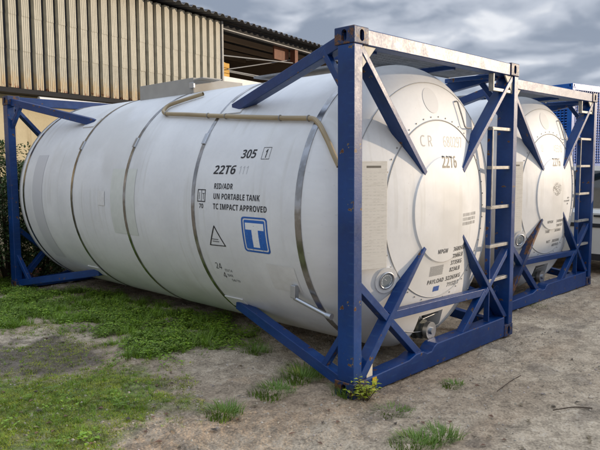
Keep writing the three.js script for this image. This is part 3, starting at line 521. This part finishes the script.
  part(b, 'column', merge([box(9.20, 9.36, -0.1, 5.08, -0.05, -0.035, 0), box(9.20, 9.36, -0.1, 5.08, -0.20, -0.185, 0), box(9.272, 9.288, -0.1, 5.08, -0.185, -0.05, 0)]), red);
  part(b, 'column', box(14.28, 14.44, -0.1, 5.1, -0.2, -0.05), red);
  part(b, 'wall_panel', box(8.45, 9.19, 4.66, 5.02, -0.30, -0.25), red);
  part(b, 'mezzanine_floor', box(5.86, 7.80, 3.72, 3.88, -4.2, -0.06), M.whitePaint);
  for (const [y0, y1, z, x1] of [[4.38, 4.62, -0.10, 9.2], [4.10, 4.12, -0.35, 9.2], [4.20, 4.20, -0.9, 14.2]]) part(b, 'rail', cylB(V(5.86, y0, z), V(x1, y1, z), 0.018, 8), M.galv);
  part(b, 'rail', cylB(V(6.3, 4.10, -0.22), V(9.2, 4.72, -0.22), 0.015, 8), M.galv); part(b, 'rail', cylB(V(9.36, 4.72, -0.22), V(14.2, 4.40, -0.22), 0.015, 8), M.galv);
  part(b, 'eave_beam', box(5.85, 14.6, 5.03, 5.17, -0.16, -0.03), M.dark);
  part(b, 'eave_trim', box(5.85, 14.6, 5.000, 5.026, -0.14, 0.0, 0.003), M.galv);
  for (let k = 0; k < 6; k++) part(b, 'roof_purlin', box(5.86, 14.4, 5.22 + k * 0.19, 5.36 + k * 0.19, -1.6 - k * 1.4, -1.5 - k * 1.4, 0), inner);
  // roof sheets with a trapezoid profile, rising to the back
  const roofM = mat({ map: tex(256, (u, v) => mix3([72, 74, 78], [104, 106, 110], fbm(u * 8, v * 8, 4, 660, 8)), { m: 1.5 }), roughness: 0.6, metalness: 0.2, side: THREE.DoubleSide });
  const rs = (() => { const pts = []; for (let k = 0; k < 4; k++) { const o = k * 0.25; pts.push([o, 0], [o + 0.05, 0.055], [o + 0.13, 0.055], [o + 0.18, 0]); } pts.push([1.0, 0], [1.03, 0.03]); const sh = pts.map(p => [p[0], p[1] + 0.008]).concat(pts.slice().reverse()); const g = prism(sh, -9.3, 0.34); return g; })();
  for (let k = 0; k < 19; k++) { const s = part(b, 'roof_sheet', rs, roofM); s.position.set(-3.9 + k, 5.215 + (k % 2) * 0.003, 0); s.rotation.x = 0.128; }
}
{ // crate on the mezzanine
  const g = group('storage_crate', 'yellow crate standing on the white upper floor of the shed', 'crate', [BX, 0, BZ], TH);
  const ym = mat({ map: tex(256, (u, v) => mix3([196, 146, 52], [222, 176, 80], fbm(u * 6, v * 14, 4, 680, 6)), { m: 0.6 }), roughness: 0.7 });
  for (let k = 0; k < 3; k++) part(g, 'board', box(5.90, 6.46, 3.885 + k * 0.13, 4.005 + k * 0.13, -0.32, -0.29), ym);
  part(g, 'body', box(5.91, 6.45, 3.885, 4.26, -0.80, -0.325), ym); part(g, 'cap', box(5.93, 6.0, 4.262, 4.32, -0.5, -0.38), ym); part(g, 'cap', box(6.33, 6.40, 4.262, 4.30, -0.5, -0.38), ym);
}

// ------------------------------------------------------------------ blue louvred container on a green trailer, further back
{
  const g = group('louvred_container', 'blue louvred box container riding high on a green trailer', 'container', [16.185, 1.47, -4.883], -0.165);
  const bl = mat({ map: tex(256, (u, v) => mix3([16, 82, 164], [30, 108, 194], fbm(u * 6, v * 6, 4, 700, 6)), { m: 1.2 }), roughnessMap: paintRough, roughness: 1 });
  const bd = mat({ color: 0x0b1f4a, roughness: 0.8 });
  const H = 2.60, W = 2.44, L = 6.06;
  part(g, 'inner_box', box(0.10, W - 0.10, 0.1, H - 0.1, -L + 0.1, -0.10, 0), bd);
  for (const [x, z] of [[0, 0], [W - 0.16, 0], [0, -L + 0.16], [W - 0.16, -L + 0.16]]) part(g, 'corner_post', box(x, x + 0.16, 0.12, H - 0.12, z - 0.16, z), bl);
  for (const x of [0.01, W - 0.13]) for (const y of [0.0, H - 0.15]) part(g, 'side_rail', box(x, x + 0.12, y, y + 0.15, -L + 0.17, -0.17), bl);
  for (const z of [-0.01, -L + 0.13]) for (const y of [0.0, H - 0.19]) part(g, 'end_rail', box(0.17, W - 0.17, y, y + 0.19, z - 0.12, z), bl);
  for (const [sx, sy, sz] of [[0, 0, 0], [1, 0, 0], [0, 1, 0], [1, 1, 0], [0, 1, 1], [0, 0, 1]]) { const c = mirrored(castGeo, sx ? -1 : 1, sy ? -1 : 1, sz ? -1 : 1); c.translate(sx ? W : 0, sy ? H : 0, sz ? -L : 0); part(g, 'corner_casting', c, bl); }
  part(g, 'roof_panel', box(0.05, W - 0.05, H - 0.03, H - 0.012, -L + 0.05, -0.05, 0), bl);
  for (let k = 0; k < 27; k++) { const y = 0.19 + k * 0.083; part(g, 'louvre_slat', beam(V(0.055, y, -L + 0.17), V(0.055, y, -0.17), 0.012, 0.048, V(0.35, 1, 0), 0), bl); part(g, 'louvre_slat', beam(V(0.17, y, -0.055), V(W - 0.17, y, -0.055), 0.012, 0.048, V(0, 1, -0.35), 0), bl); }
  for (let k = 1; k < 50; k++) part(g, 'louvre_bar', box(0.03, 0.048, 0.15, H - 0.15, -k * 0.12 - 0.05, -k * 0.12 - 0.02, 0), bl);
  for (let k = 1; k < 18; k++) part(g, 'louvre_bar', box(0.13 + k * 0.12, 0.16 + k * 0.12, 0.19, H - 0.19, -0.048, -0.03, 0), bl);
  const t = group('trailer', 'green flatbed trailer carrying the blue louvred container', 'trailer', [16.185, 0, -4.883], -0.165);
  const gr = mat({ color: 0x2f7a5c, roughness: 0.55 });
  part(t, 'deck', box(-0.08, 2.52, 1.20, 1.462, -6.3, 0.4), gr); part(t, 'chassis', box(0.7, 0.85, 0.85, 1.195, -6.2, 0.3), M.dark); part(t, 'chassis', box(1.6, 1.75, 0.85, 1.195, -6.2, 0.3), M.dark);
  for (const z of [-1.2, -2.5, -5.2]) { part(t, 'axle', cylB(V(0.1, 0.5, z), V(2.34, 0.5, z), 0.07, 10), M.dark); for (const x of [0.0, 2.14]) { const w = part(t, 'wheel', cylB(V(x, 0.5, z), V(x + 0.3, 0.5, z), 0.49, 28), M.rubber); part(w, 'rim', cylB(V(x - 0.01, 0.5, z), V(x + 0.31, 0.5, z), 0.27, 20), M.galv); } }
}
// ------------------------------------------------------------------ white estate car beside the second tank container
{
  const g = group('parked_car', 'white estate car parked behind the outer blue post of the rust-braced tank container', 'car', [6.55, 0, -2.45], 0);
  const wp = mat({ color: 0xd9d6cd, roughness: 0.3, clearcoat: 0.8, clearcoatRoughness: 0.12 }), gl = mat({ color: 0x0d1613, roughness: 0.06, clearcoat: 1 }), tr = mat({ color: 0x2a2b2e, roughness: 0.6 });
  const W = 1.72, L = 4.35;                                // local x across (0 is the flank seen here), z along
  const flank = (pts, x0, x1, bev) => { const q = prism(pts, 0, x1 - x0, bev); q.rotateY(-Math.PI / 2); q.translate(x1, 0, 0); return q; };
  const arc = c => { const a = []; for (let k = 0; k <= 10; k++) { const t = Math.PI * (1 - k / 10); a.push([c + 0.36 * Math.cos(t), 0.30 + 0.36 * Math.sin(t)]); } return a; };
  part(g, 'body', flank([[0.05, 0.26], ...arc(0.80).slice(0), [1.3, 0.22], [3.1, 0.22], ...arc(3.50), [4.30, 0.26], [L, 0.45], [L, 0.70], [4.20, 0.86], [3.25, 0.96], [0.10, 0.97], [0.0, 0.80], [0.0, 0.45]], 0, W, 0.05), wp);
  const ca = [], roof = (() => { const b = [[0.06, 0.10], [0.06, W - 0.10]], P = (z, y, i) => [i ? W - 0.10 - (y - 0.95) * 0.30 : 0.06 + (y - 0.95) * 0.30 + 0.02, y, z]; return P; })();
  const q = [[0.10, 0.95], [0.34, 1.55], [0.70, 1.62], [2.30, 1.62], [2.62, 1.56], [3.40, 0.95]]; const pos = [], idx = []; for (const i of [0, 1]) for (const [z, y] of q) pos.push(...roof(z, y, i)); const n = q.length;
  for (let k = 0; k < n; k++) { const a = k, b = (k + 1) % n; idx.push(a, b, a + n, b, b + n, a + n); } for (let k = 1; k < n - 1; k++) { idx.push(0, k + 1, k, n, n + k, n + k + 1); }
  const cg = new THREE.BufferGeometry(); cg.setAttribute('position', new THREE.Float32BufferAttribute(pos, 3)); cg.setIndex(idx); const cg2 = cg.toNonIndexed(); cg2.computeVertexNormals(); part(g, 'cabin', boxUV(cg2), wp);
  const win = (pts) => { const o = []; for (const [z, y] of pts) o.push([z, y]); const s = flank(o, 0, 0.012, 0); const p = s.attributes.position; for (let k = 0; k < p.count; k++) p.setX(k, p.getX(k) - 0.006 + 0.075 + (p.getY(k) - 0.95) * 0.30); s.computeVertexNormals(); return s; };
  part(g, 'side_window', win([[0.28, 0.99], [0.44, 1.50], [1.02, 1.55], [1.02, 0.99]]), gl); part(g, 'side_window', win([[1.10, 0.99], [1.10, 1.55], [1.98, 1.55], [1.98, 0.99]]), gl); part(g, 'side_window', win([[2.06, 0.99], [2.06, 1.55], [2.46, 1.53], [3.12, 0.99]]), gl);
  part(g, 'moulding', box(-0.012, 0.02, 0.70, 0.76, 0.25, 4.1), tr); part(g, 'sill', box(-0.006, 0.03, 0.20, 0.30, 1.25, 3.05), tr);
  for (const z of [0.80, 3.50]) for (const x of [0.02, W - 0.22]) { const w = part(g, 'wheel', cylB(V(x, 0.30, z), V(x + 0.2, 0.30, z), 0.30, 28), M.rubber); part(w, 'rim', cylB(V(x - 0.006, 0.30, z), V(x + 0.206, 0.30, z), 0.19, 20), M.galv); }
  part(g, 'headlight', box(0.02, 0.30, 0.66, 0.80, L - 0.10, L + 0.006), M.steel); part(g, 'headlight', box(W - 0.30, W - 0.02, 0.66, 0.80, L - 0.10, L + 0.006), M.steel);
  part(g, 'door_handle', box(-0.02, 0.01, 0.86, 0.89, 1.72, 1.88), tr); part(g, 'bumper', box(0.03, W - 0.03, 0.30, 0.50, L - 0.05, L + 0.05, 0.03), tr);
}
// ------------------------------------------------------------------ long box container out of view, added to shade the ground here
{
  const a = Math.atan2(-0.838, -0.545);
  const g = group('added_shade_container', 'long red-brown corrugated box container added out of view to shade the yard', 'container', [15.39, 0, 6.54], a);
  const L = 12.19, W = 2.44, H = 2.9;
  const pr = []; const n = 40; for (let k = 0; k < n; k++) { const o = -L / 2 + 0.2 + k * (L - 0.4) / n, p = (L - 0.4) / n; pr.push([o, 0], [o + p * 0.3, 0], [o + p * 0.45, 0.036], [o + p * 0.85, 0.036], [o + p, 0]); }
  const wall = z => { const q = prism(pr.concat(pr.slice().reverse().map(p => [p[0], p[1] - 0.004])), 0, H - 0.3); q.rotateX(-Math.PI / 2); q.translate(0, 0.16, z); return q; };
  part(g, 'side_panel', wall(W / 2 - 0.05), M.rust); part(g, 'side_panel', wall(-W / 2 + 0.05), M.rust);
  part(g, 'end_panel', box(-L / 2 + 0.02, -L / 2 + 0.05, 0.15, H - 0.12, -W / 2 + 0.1, W / 2 - 0.1, 0), M.rust); part(g, 'end_panel', box(L / 2 - 0.05, L / 2 - 0.02, 0.15, H - 0.12, -W / 2 + 0.1, W / 2 - 0.1, 0), M.rust);
  part(g, 'roof_panel', box(-L / 2 + 0.05, L / 2 - 0.05, H - 0.05, H - 0.01, -W / 2 + 0.05, W / 2 - 0.05, 0), M.rust); part(g, 'floor_panel', box(-L / 2 + 0.05, L / 2 - 0.05, 0.10, 0.15, -W / 2 + 0.05, W / 2 - 0.05, 0), M.rust);
  for (const z of [-W / 2, W / 2 - 0.12]) for (const y of [0.02, H - 0.14]) part(g, 'rail', box(-L / 2 + 0.1, L / 2 - 0.1, y, y + 0.14, z, z + 0.12), M.rust);
  for (const x of [-L / 2, L / 2 - 0.16]) for (const z of [-W / 2, W / 2 - 0.16]) part(g, 'corner_post', box(x, x + 0.16, 0, H, z - 0.003, z + 0.163), M.rust);
}

// ------------------------------------------------------------------ plants
const leafMat = (a, b, tr = 0.25, seed = 720) => mat({ map: tex(128, (u, v) => mix3(a, b, fbm(u * 4, v * 4, 3, seed, 4)), { rep: true, m: 1 }), vertexColors: true, roughness: 0.6, transmission: tr, thickness: 0, side: THREE.DoubleSide });
M.leaf = leafMat([48, 72, 32], [80, 108, 48], 0.25, 720);
M.grass = leafMat([116, 156, 34], [160, 190, 56], 0.3, 730);
M.tuft = leafMat([78, 112, 36], [128, 156, 58], 0.25, 735);
M.weed = leafMat([150, 164, 30], [188, 198, 58], 0.35, 740);
M.dryLeaf = mat({ vertexColors: true, color: 0xffffff, roughness: 0.8, side: THREE.DoubleSide });
M.wood = mat({ map: tex(128, (u, v) => mix3([58, 46, 36], [96, 80, 64], fbm(u * 4, v * 20, 3, 750, 4)), { m: 0.3 }), roughness: 0.9 });
class Faces {
  constructor() { this.p = []; this.n = []; this.u = []; this.c = []; }
  tri(a, b, c, col, ua = [0, 0], ub = [1, 0], uc = [0.5, 1]) { const n = b.clone().sub(a).cross(c.clone().sub(a)).normalize(); for (const v of [a, b, c]) { this.p.push(v.x, v.y, v.z); this.n.push(n.x, n.y, n.z); this.c.push(...col); } this.u.push(...ua, ...ub, ...uc); }
  leaf(base, dir, side, len, wid, col, fold = 0.25, droop = 0.2) {      // folded leaf: four triangles
    const nrm = side.clone().cross(dir).normalize(); const m = base.clone().addScaledVector(dir, len * 0.5).addScaledVector(nrm, -fold * wid * 0.3), t = base.clone().addScaledVector(dir, len).addScaledVector(nrm, -droop * len);
    const l = base.clone().addScaledVector(dir, len * 0.45).addScaledVector(side, wid * 0.5).addScaledVector(nrm, fold * wid * 0.4), r = base.clone().addScaledVector(dir, len * 0.45).addScaledVector(side, -wid * 0.5).addScaledVector(nrm, fold * wid * 0.4);
    this.tri(base, m, l, col); this.tri(l, m, t, col); this.tri(base, r, m, col); this.tri(r, t, m, col);
  }
  blade(base, dir, lean, len, wid, col) {                                // curved blade: five triangles
    const up = V(0, 1, 0), s = V(-dir.z, 0, dir.x); const at = t => base.clone().addScaledVector(up, len * t * (1 - 0.35 * lean * t)).addScaledVector(dir, len * lean * t * t * 0.9);
    const w = [1, 0.85, 0.5]; const L = [], R = []; for (let k = 0; k < 3; k++) { const c = at(k / 3); L.push(c.clone().addScaledVector(s, wid * w[k] / 2)); R.push(c.clone().addScaledVector(s, -wid * w[k] / 2)); } const tip = at(1);
    for (let k = 0; k < 2; k++) { this.tri(L[k], R[k], L[k + 1], col); this.tri(R[k], R[k + 1], L[k + 1], col); } this.tri(L[2], R[2], tip, col);
  }
  geo() { const g = new THREE.BufferGeometry(); g.setAttribute('position', new THREE.Float32BufferAttribute(this.p, 3)); g.setAttribute('normal', new THREE.Float32BufferAttribute(this.n, 3)); g.setAttribute('uv', new THREE.Float32BufferAttribute(this.u, 2)); g.setAttribute('color', new THREE.Float32BufferAttribute(this.c, 3)); return g; }
}
const tone = (r, s = 0.3) => { if (r() < 0.12) return [1.45, 1.05, 0.9]; const k = 1 - s / 2 + r() * s, y = r() * 0.12; return [k + y, k + y * 0.4, k * (0.9 - y)]; };
function tuft(seed, n, h, spread, wid = 0.006) { const r = rng(seed), f = new Faces(); for (let k = 0; k < n; k++) { const a = r() * 6.283, d = spread * Math.sqrt(r()) * 0.5, dir = V(Math.cos(a), 0, Math.sin(a)); const b = V(d * Math.cos(a + r()), -0.01, d * Math.sin(a + r())); f.blade(b, dir, 0.3 + r() * 0.9, h * (0.45 + 0.65 * r()), wid * (0.7 + 0.6 * r()), tone(r, 0.5)); } return f.geo(); }
function rosette(seed, n, h, spread, len) { const r = rng(seed), f = new Faces(); for (let k = 0; k < n; k++) { const a = r() * 6.283, e = 0.1 + r() * 0.8, dir = V(Math.cos(a) * Math.cos(e), Math.sin(e) * 0.6, Math.sin(a) * Math.cos(e)).normalize(); const b = V((r() - 0.5) * spread, r() * h, (r() - 0.5) * spread); f.leaf(b, dir, V(-Math.sin(a), 0, Math.cos(a)), len * (0.6 + 0.7 * r()), len * (0.45 + 0.3 * r()), tone(r, 0.5)); } return f.geo(); }
// ground cover: uncountable, one object per kind
function cover(name, geos, m, label, pick, N, seed, sc) {
  const r = rng(seed), gs = geos; const lists = gs.map(() => []);
  const o = new THREE.Object3D(); let made = 0, tries = 0;
  while (made < N && tries < N * 60) { tries++; const s = pick(r); if (!s) continue; o.position.set(s[0], groundY(s[0], s[1]) - 0.002, s[1]); o.rotation.set((r() - 0.5) * 0.3, r() * 6.283, (r() - 0.5) * 0.3); o.scale.setScalar(sc(r, s)); o.updateMatrix(); lists[Math.floor(r() * gs.length)].push([o.matrix.clone(), 0.42 + 0.8 * r()]); made++; }
  gs.forEach((g, k) => { const im = new THREE.InstancedMesh(g, m, lists[k].length); lists[k].forEach(([mm, t], i) => { im.setMatrixAt(i, mm); im.setColorAt(i, new THREE.Color().setRGB(t, t, t * 0.85)); }); im.name = numbered(name); im.castShadow = im.receiveShadow = true; im.userData = { kind: 'stuff', label: label[k] ?? label[0], category: 'ground cover' }; scene.add(im); });
}
const inBox = (r, x0, x1, z0, z1) => [x0 + r() * (x1 - x0), z0 + r() * (z1 - z0)];
const patchy = (x, z, f, s, lo, hi, v) => v < sst(lo, hi, fbm(x * f, z * f, 3, s));
cover('grass', [tuft(11, 12, 0.11, 0.06)], M.grass, ['short green grass along the tank container and over the mossy ground'], r => {
  const p = inBox(r, -4.2, 1.6, -7.5, 0.6), [x, z] = p; if (x > 0.9 && z > -5.6) return null;
  const l = mask(LUSH, x, z, 0.25), m = mask(MOSS, x, z, 0.2), s = mask(SOIL, x, z, 0.2), t = mask(THIN, x, z, 0.2);
  const d = l * 0.9 * sst(0.45, 0.60, fbm(x * 3.8, z * 3.8, 4, 800)) + m * 0.55 * sst(0.40, 0.62, fbm(x * 4.5, z * 4.5, 3, 805)) + s * 0.07 + t * 0.12 + (s < 0.5 ? 0.30 : 0) * mask(MIX, x, z, 0.2) * sst(0.42, 0.60, fbm(x * 4 + 7, z * 4, 4, 822));
  return r() < d ? p : null; }, 7200, 41, (r, [x, z]) => (mask(LUSH, x, z) > 0.5 ? 0.5 + 0.8 * r() : 0.22 + 0.35 * r()));
cover('weeds', [rosette(21, 20, 0.07, 0.09, 0.021), rosette(24, 12, 0.05, 0.08, 0.038)], M.grass, ['low small-leaved weeds along the flank of the tank container', 'low weeds with wider leaves along the flank of the tank container'], r => {
  const p = inBox(r, -3.6, 1.4, -7.6, 0.2), [x, z] = p; const l = mask(LUSH, x, z, 0.25); const m = mask(MOSS, x, z, 0.1);
  return r() < l * sst(0.42, 0.60, fbm(x * 3.0 + 5, z * 3.0, 4, 810)) + m * 0.012 ? p : null; }, 4200, 43, r => 0.5 + 0.9 * r());
cover('moss', [tuft(13, 16, 0.03, 0.07, 0.005)], M.weed, ['yellow-green moss spread over the damp soil'], r => {
  const p = inBox(r, -3.6, 0.2, -4.0, 0.6), [x, z] = p; const m = mask(MOSS, x, z, 0.25), t = mask(THIN, x, z, 0.25), s = mask(SOIL, x, z, 0.2);
  return r() < m * sst(0.36, 0.58, fbm(x * 3.2, z * 3.2 + 4, 4, 815)) + t * 0.25 * sst(0.45, 0.6, fbm(x * 6, z * 6, 3, 818)) + s * 0.06 + mask(MIX, x, z, 0.2) * 0.22 * sst(0.45, 0.6, fbm(x * 3 + 2, z * 3, 4, 826)) ? p : null; }, 9500, 45, r => 0.5 + 0.6 * r());
// gravel and litter
{ const g = new THREE.IcosahedronGeometry(1, 0); const p = g.attributes.position; for (let i = 0; i < p.count; i++) { const k = 0.8 + 0.4 * vn(p.getX(i) * 3 + 9, p.getY(i) * 3 + p.getZ(i) * 5, 900); p.setXYZ(i, p.getX(i) * k * 1.2, p.getY(i) * k * 0.65, p.getZ(i) * k); } g.computeVertexNormals();
  const N = 15000, im = new THREE.InstancedMesh(g, mat({ color: new THREE.Color().setRGB(0.44, 0.385, 0.315), roughness: 0.9 }), N), r = rng(51), o = new THREE.Object3D(); let k = 0;
  while (k < N) { const d = Math.pow(r(), 0.7) * 9 + 1.5, a = -0.2 - r() * 1.25 + Math.PI; const X = camera.position.x + d * Math.sin(-(a - Math.PI)), Z = camera.position.z - d * Math.cos(-(a - Math.PI)); if (r() > sst(0.3, 0.62, fbm(X * 1.6, Z * 1.6, 3, 905))) continue; const s = 0.0025 + 0.009 * Math.pow(r(), 4); o.position.set(X, groundY(X, Z) + s * 0.2, Z); o.rotation.set(r(), r() * 6.28, r()); o.scale.setScalar(s); o.updateMatrix(); im.setMatrixAt(k, o.matrix); const t = 0.55 + 0.6 * r(); im.setColorAt(k, new THREE.Color().setRGB(t, t * (0.94 + 0.06 * r()), t * (0.86 + 0.14 * r()))); k++; }
  im.name = 'gravel'; im.castShadow = im.receiveShadow = true; im.userData = { kind: 'stuff', label: 'loose pale gravel scattered over the yard', category: 'gravel' }; scene.add(im); }
{ const f = new Faces(), r = rng(61); for (let k = 0; k < 110; k++) { const u = r() * 600, v = 330 + r() * 118, p = ground(u, v); if (p.x > 0.2 && r() > 0.4) continue; const a = r() * 6.28, d = V(Math.cos(a), 0.15, Math.sin(a)), c = r() > 0.6 ? [0.17, 0.095, 0.06] : r() > 0.4 ? [0.24, 0.19, 0.12] : [0.09, 0.07, 0.05]; f.leaf(V(p.x, groundY(p.x, p.z) + 0.008, p.z), d, V(-Math.sin(a), 0, Math.cos(a)), 0.03 + 0.03 * r(), 0.02 + 0.015 * r(), c, 0.5, 0.1); }
  const o = part(scene, 'leaf_litter', f.geo(), M.dryLeaf); o.userData = { kind: 'stuff', label: 'dead brown leaves and bits scattered on the ground', category: 'leaf litter' }; }
// single tufts one can count
[[222, 414, 46, 0.13, 0.20, 'grass tuft on bare ground left of the side brace foot, by itself'],
 [438, 436, 60, 0.12, 0.20, 'sunny grass tuft with a smaller one close beside it on the open yard'],
 [414, 446, 60, 0.10, 0.24, 'wide grass tuft touching a rounder tuft on the open yard'],
 [452, 384, 26, 0.07, 0.14, 'small thin grass tuft in front of the notch of the blue sill'],
 [392, 412, 34, 0.07, 0.22, 'dark low grass patch just before the yellow-green weed'],
 [300, 378, 70, 0.16, 0.30, 'tall dark grass tuft against the blue side brace foot'],
 [272, 393, 56, 0.10, 0.26, 'spreading grass tuft a step before the blue side brace foot'],
 [254, 352, 40, 0.14, 0.20, 'grass tuft in the shade under the upper end of the side brace'],
 [348, 396, 50, 0.16, 0.16, 'grass tuft right at the base of the blue corner post'],
 [535, 305, 20, 0.05, 0.2, 'thin grass tuft before the sill of the rust-braced container']].forEach(([u, v, n, h, s, label], i) => {
  const p = ground(u, v); const o = thing('grass_tuft', tuft(70 + i, n * 6, h * 0.8, s * 1.2, 0.0065), M.tuft, label, 'grass', 'grass tufts on the yard'); o.position.set(p.x, groundY(p.x, p.z), p.z);
});
{ // weed at the corner post
  const p = ground(366, 402); const g = group('leafy_weed', 'bright yellow-green leafy weed at the foot of the blue corner post', 'weed', [p.x, groundY(p.x, p.z), p.z]);
  const r = rng(91), f = new Faces(), st = []; for (let k = 0; k < 16; k++) { const a = r() * 6.283, h = 0.05 + r() * 0.13, l = 0.11 * r() + 0.02, top = V(Math.cos(a) * l, h, Math.sin(a) * l); st.push(cylB(V(Math.cos(a) * 0.01, -0.01, Math.sin(a) * 0.01), top, 0.003, 5)); for (let q = 0; q < 9; q++) { const t = 0.3 + 0.75 * q / 8, b = r() * 6.283; f.leaf(V(top.x * t, top.y * t, top.z * t), V(Math.cos(b), 0.1 + 0.5 * r(), Math.sin(b)).normalize(), V(-Math.sin(b), 0, Math.cos(b)), 0.03 + 0.03 * r(), 0.02 + 0.015 * r(), tone(r, 0.4)); } }
  part(g, 'leaves', f.geo(), M.weed); part(g, 'stems', merge(st), M.wood);
}
{ // dry weed by the rear post
  const p = ground(33, 287); const g = group('dry_weed', 'reddish dried weed standing before the rear blue corner post', 'weed', [p.x, 0, p.z]);
  const r = rng(95), f = new Faces(), st = []; for (let k = 0; k < 7; k++) { const a = r() * 6.283, top = V(Math.cos(a) * 0.10, 0.16 + r() * 0.16, Math.sin(a) * 0.10); st.push(cylB(V(0, -0.01, 0), top, 0.004, 5)); for (let q = 0; q < 12; q++) { const t = 0.4 + 0.65 * r(), b = r() * 6.283; f.leaf(V(top.x * t, top.y * t, top.z * t), V(Math.cos(b), 0.5, Math.sin(b)).normalize(), V(-Math.sin(b), 0, Math.cos(b)), 0.04, 0.016, [0.28 + 0.1 * r(), 0.12, 0.07]); } }
  part(g, 'leaves', f.geo(), M.dryLeaf); part(g, 'stems', merge(st), M.wood);
}
// shrubs between the tank container and the shed
[[0.30, -6.95, 0.62, 1.95, 'dense dark shrub behind the rear corner post against the shed wall'], [1.25, -7.35, 0.60, 1.75, 'dark shrub behind the rounded rear end of the logo tank'], [-0.55, -6.55, 0.55, 1.35, 'lower dark shrub standing outside the rear corner post'], [2.4, -7.5, 0.6, 1.5, 'dark shrub between the two tank containers and the shed wall'], [-0.30, -7.35, 0.6, 1.9, 'tall dark shrub close to the cream shed wall outside the rear post'], [0.78, -6.75, 0.5, 1.5, 'bushy dark shrub tight behind the rear blue end frame']].forEach(([x, z, rad, h, label], i) => {
  const g = group('shrub', label, 'shrub', [x, 0, z], 0, 'shrubs along the shed wall'); const r = rng(200 + i), f = new Faces(), st = [];
  for (let k = 0; k < 9; k++) { const a = r() * 6.283, q = rad * (0.2 + 0.7 * r()); st.push(cylB(V(0.05 * Math.cos(a), -0.03, 0.05 * Math.sin(a)), V(q * Math.cos(a), h * (0.5 + 0.4 * r()), q * Math.sin(a)), 0.02, 6, 0.006)); }
  const clumps = []; for (let k = 0; k < 120; k++) { const a = r() * 6.283, y = Math.pow(r(), 1.0), w = rad * (0.45 + 0.75 * Math.sqrt(Math.sin(Math.PI * clamp(0.12 + y * 0.82)))); const d = w * Math.sqrt(r()); clumps.push([d * Math.cos(a), 0.06 + y * h * (0.86 + 0.2 * r()), d * Math.sin(a), 0.09 + 0.11 * r(), 0.75 + 0.45 * r()]); }
  for (const [cx, cy, cz, cr, br] of clumps) for (let k = 0; k < 75; k++) { const d = V(r() - 0.5, r() - 0.5, r() - 0.5).normalize(), q = cr * Math.cbrt(r()); const b = V(cx + d.x * q, cy + d.y * q, cz + d.z * q); if (b.y < 0.01) continue; const dir = d.clone().multiplyScalar(0.6).add(V(r() - 0.5, r() - 0.3, r() - 0.5)).normalize(); const side = dir.clone().cross(V(r() - 0.5, 1, r() - 0.5)).normalize(); const t = tone(r, 0.5).map(c => c * br); f.leaf(b, dir, side, 0.035 + 0.03 * r(), 0.022 + 0.014 * r(), t, 0.3, 0.2); }
  part(g, 'foliage', f.geo(), M.leaf); part(g, 'stems', merge(st), M.wood);
});
// twigs
[[[553, 412], [592, 412], 0.006, 'thin dark twig lying flat on the open yard'], [[497, 391], [521, 375], 0.004, 'short slanting twig on the sandy ground'], [[222, 305], [236, 298], 0.008, 'pale twig under the flank of the tank']].forEach(([a, b, r, label]) => {
  const A = ground(...a), B = ground(...b); A.y = groundY(A.x, A.z) + 0.006; B.y = groundY(B.x, B.z) + 0.008; const m = A.clone().add(B).multiplyScalar(0.5); m.y = groundY(m.x, m.z) + 0.012; m.x += 0.02;
  thing('twig', new THREE.TubeGeometry(new THREE.CatmullRomCurve3([A, A.clone().lerp(m, 0.5), m, B]), 14, r * 0.7, 6), M.wood, label, 'twig', 'twigs on the ground');
});
renderer.render(scene, camera);
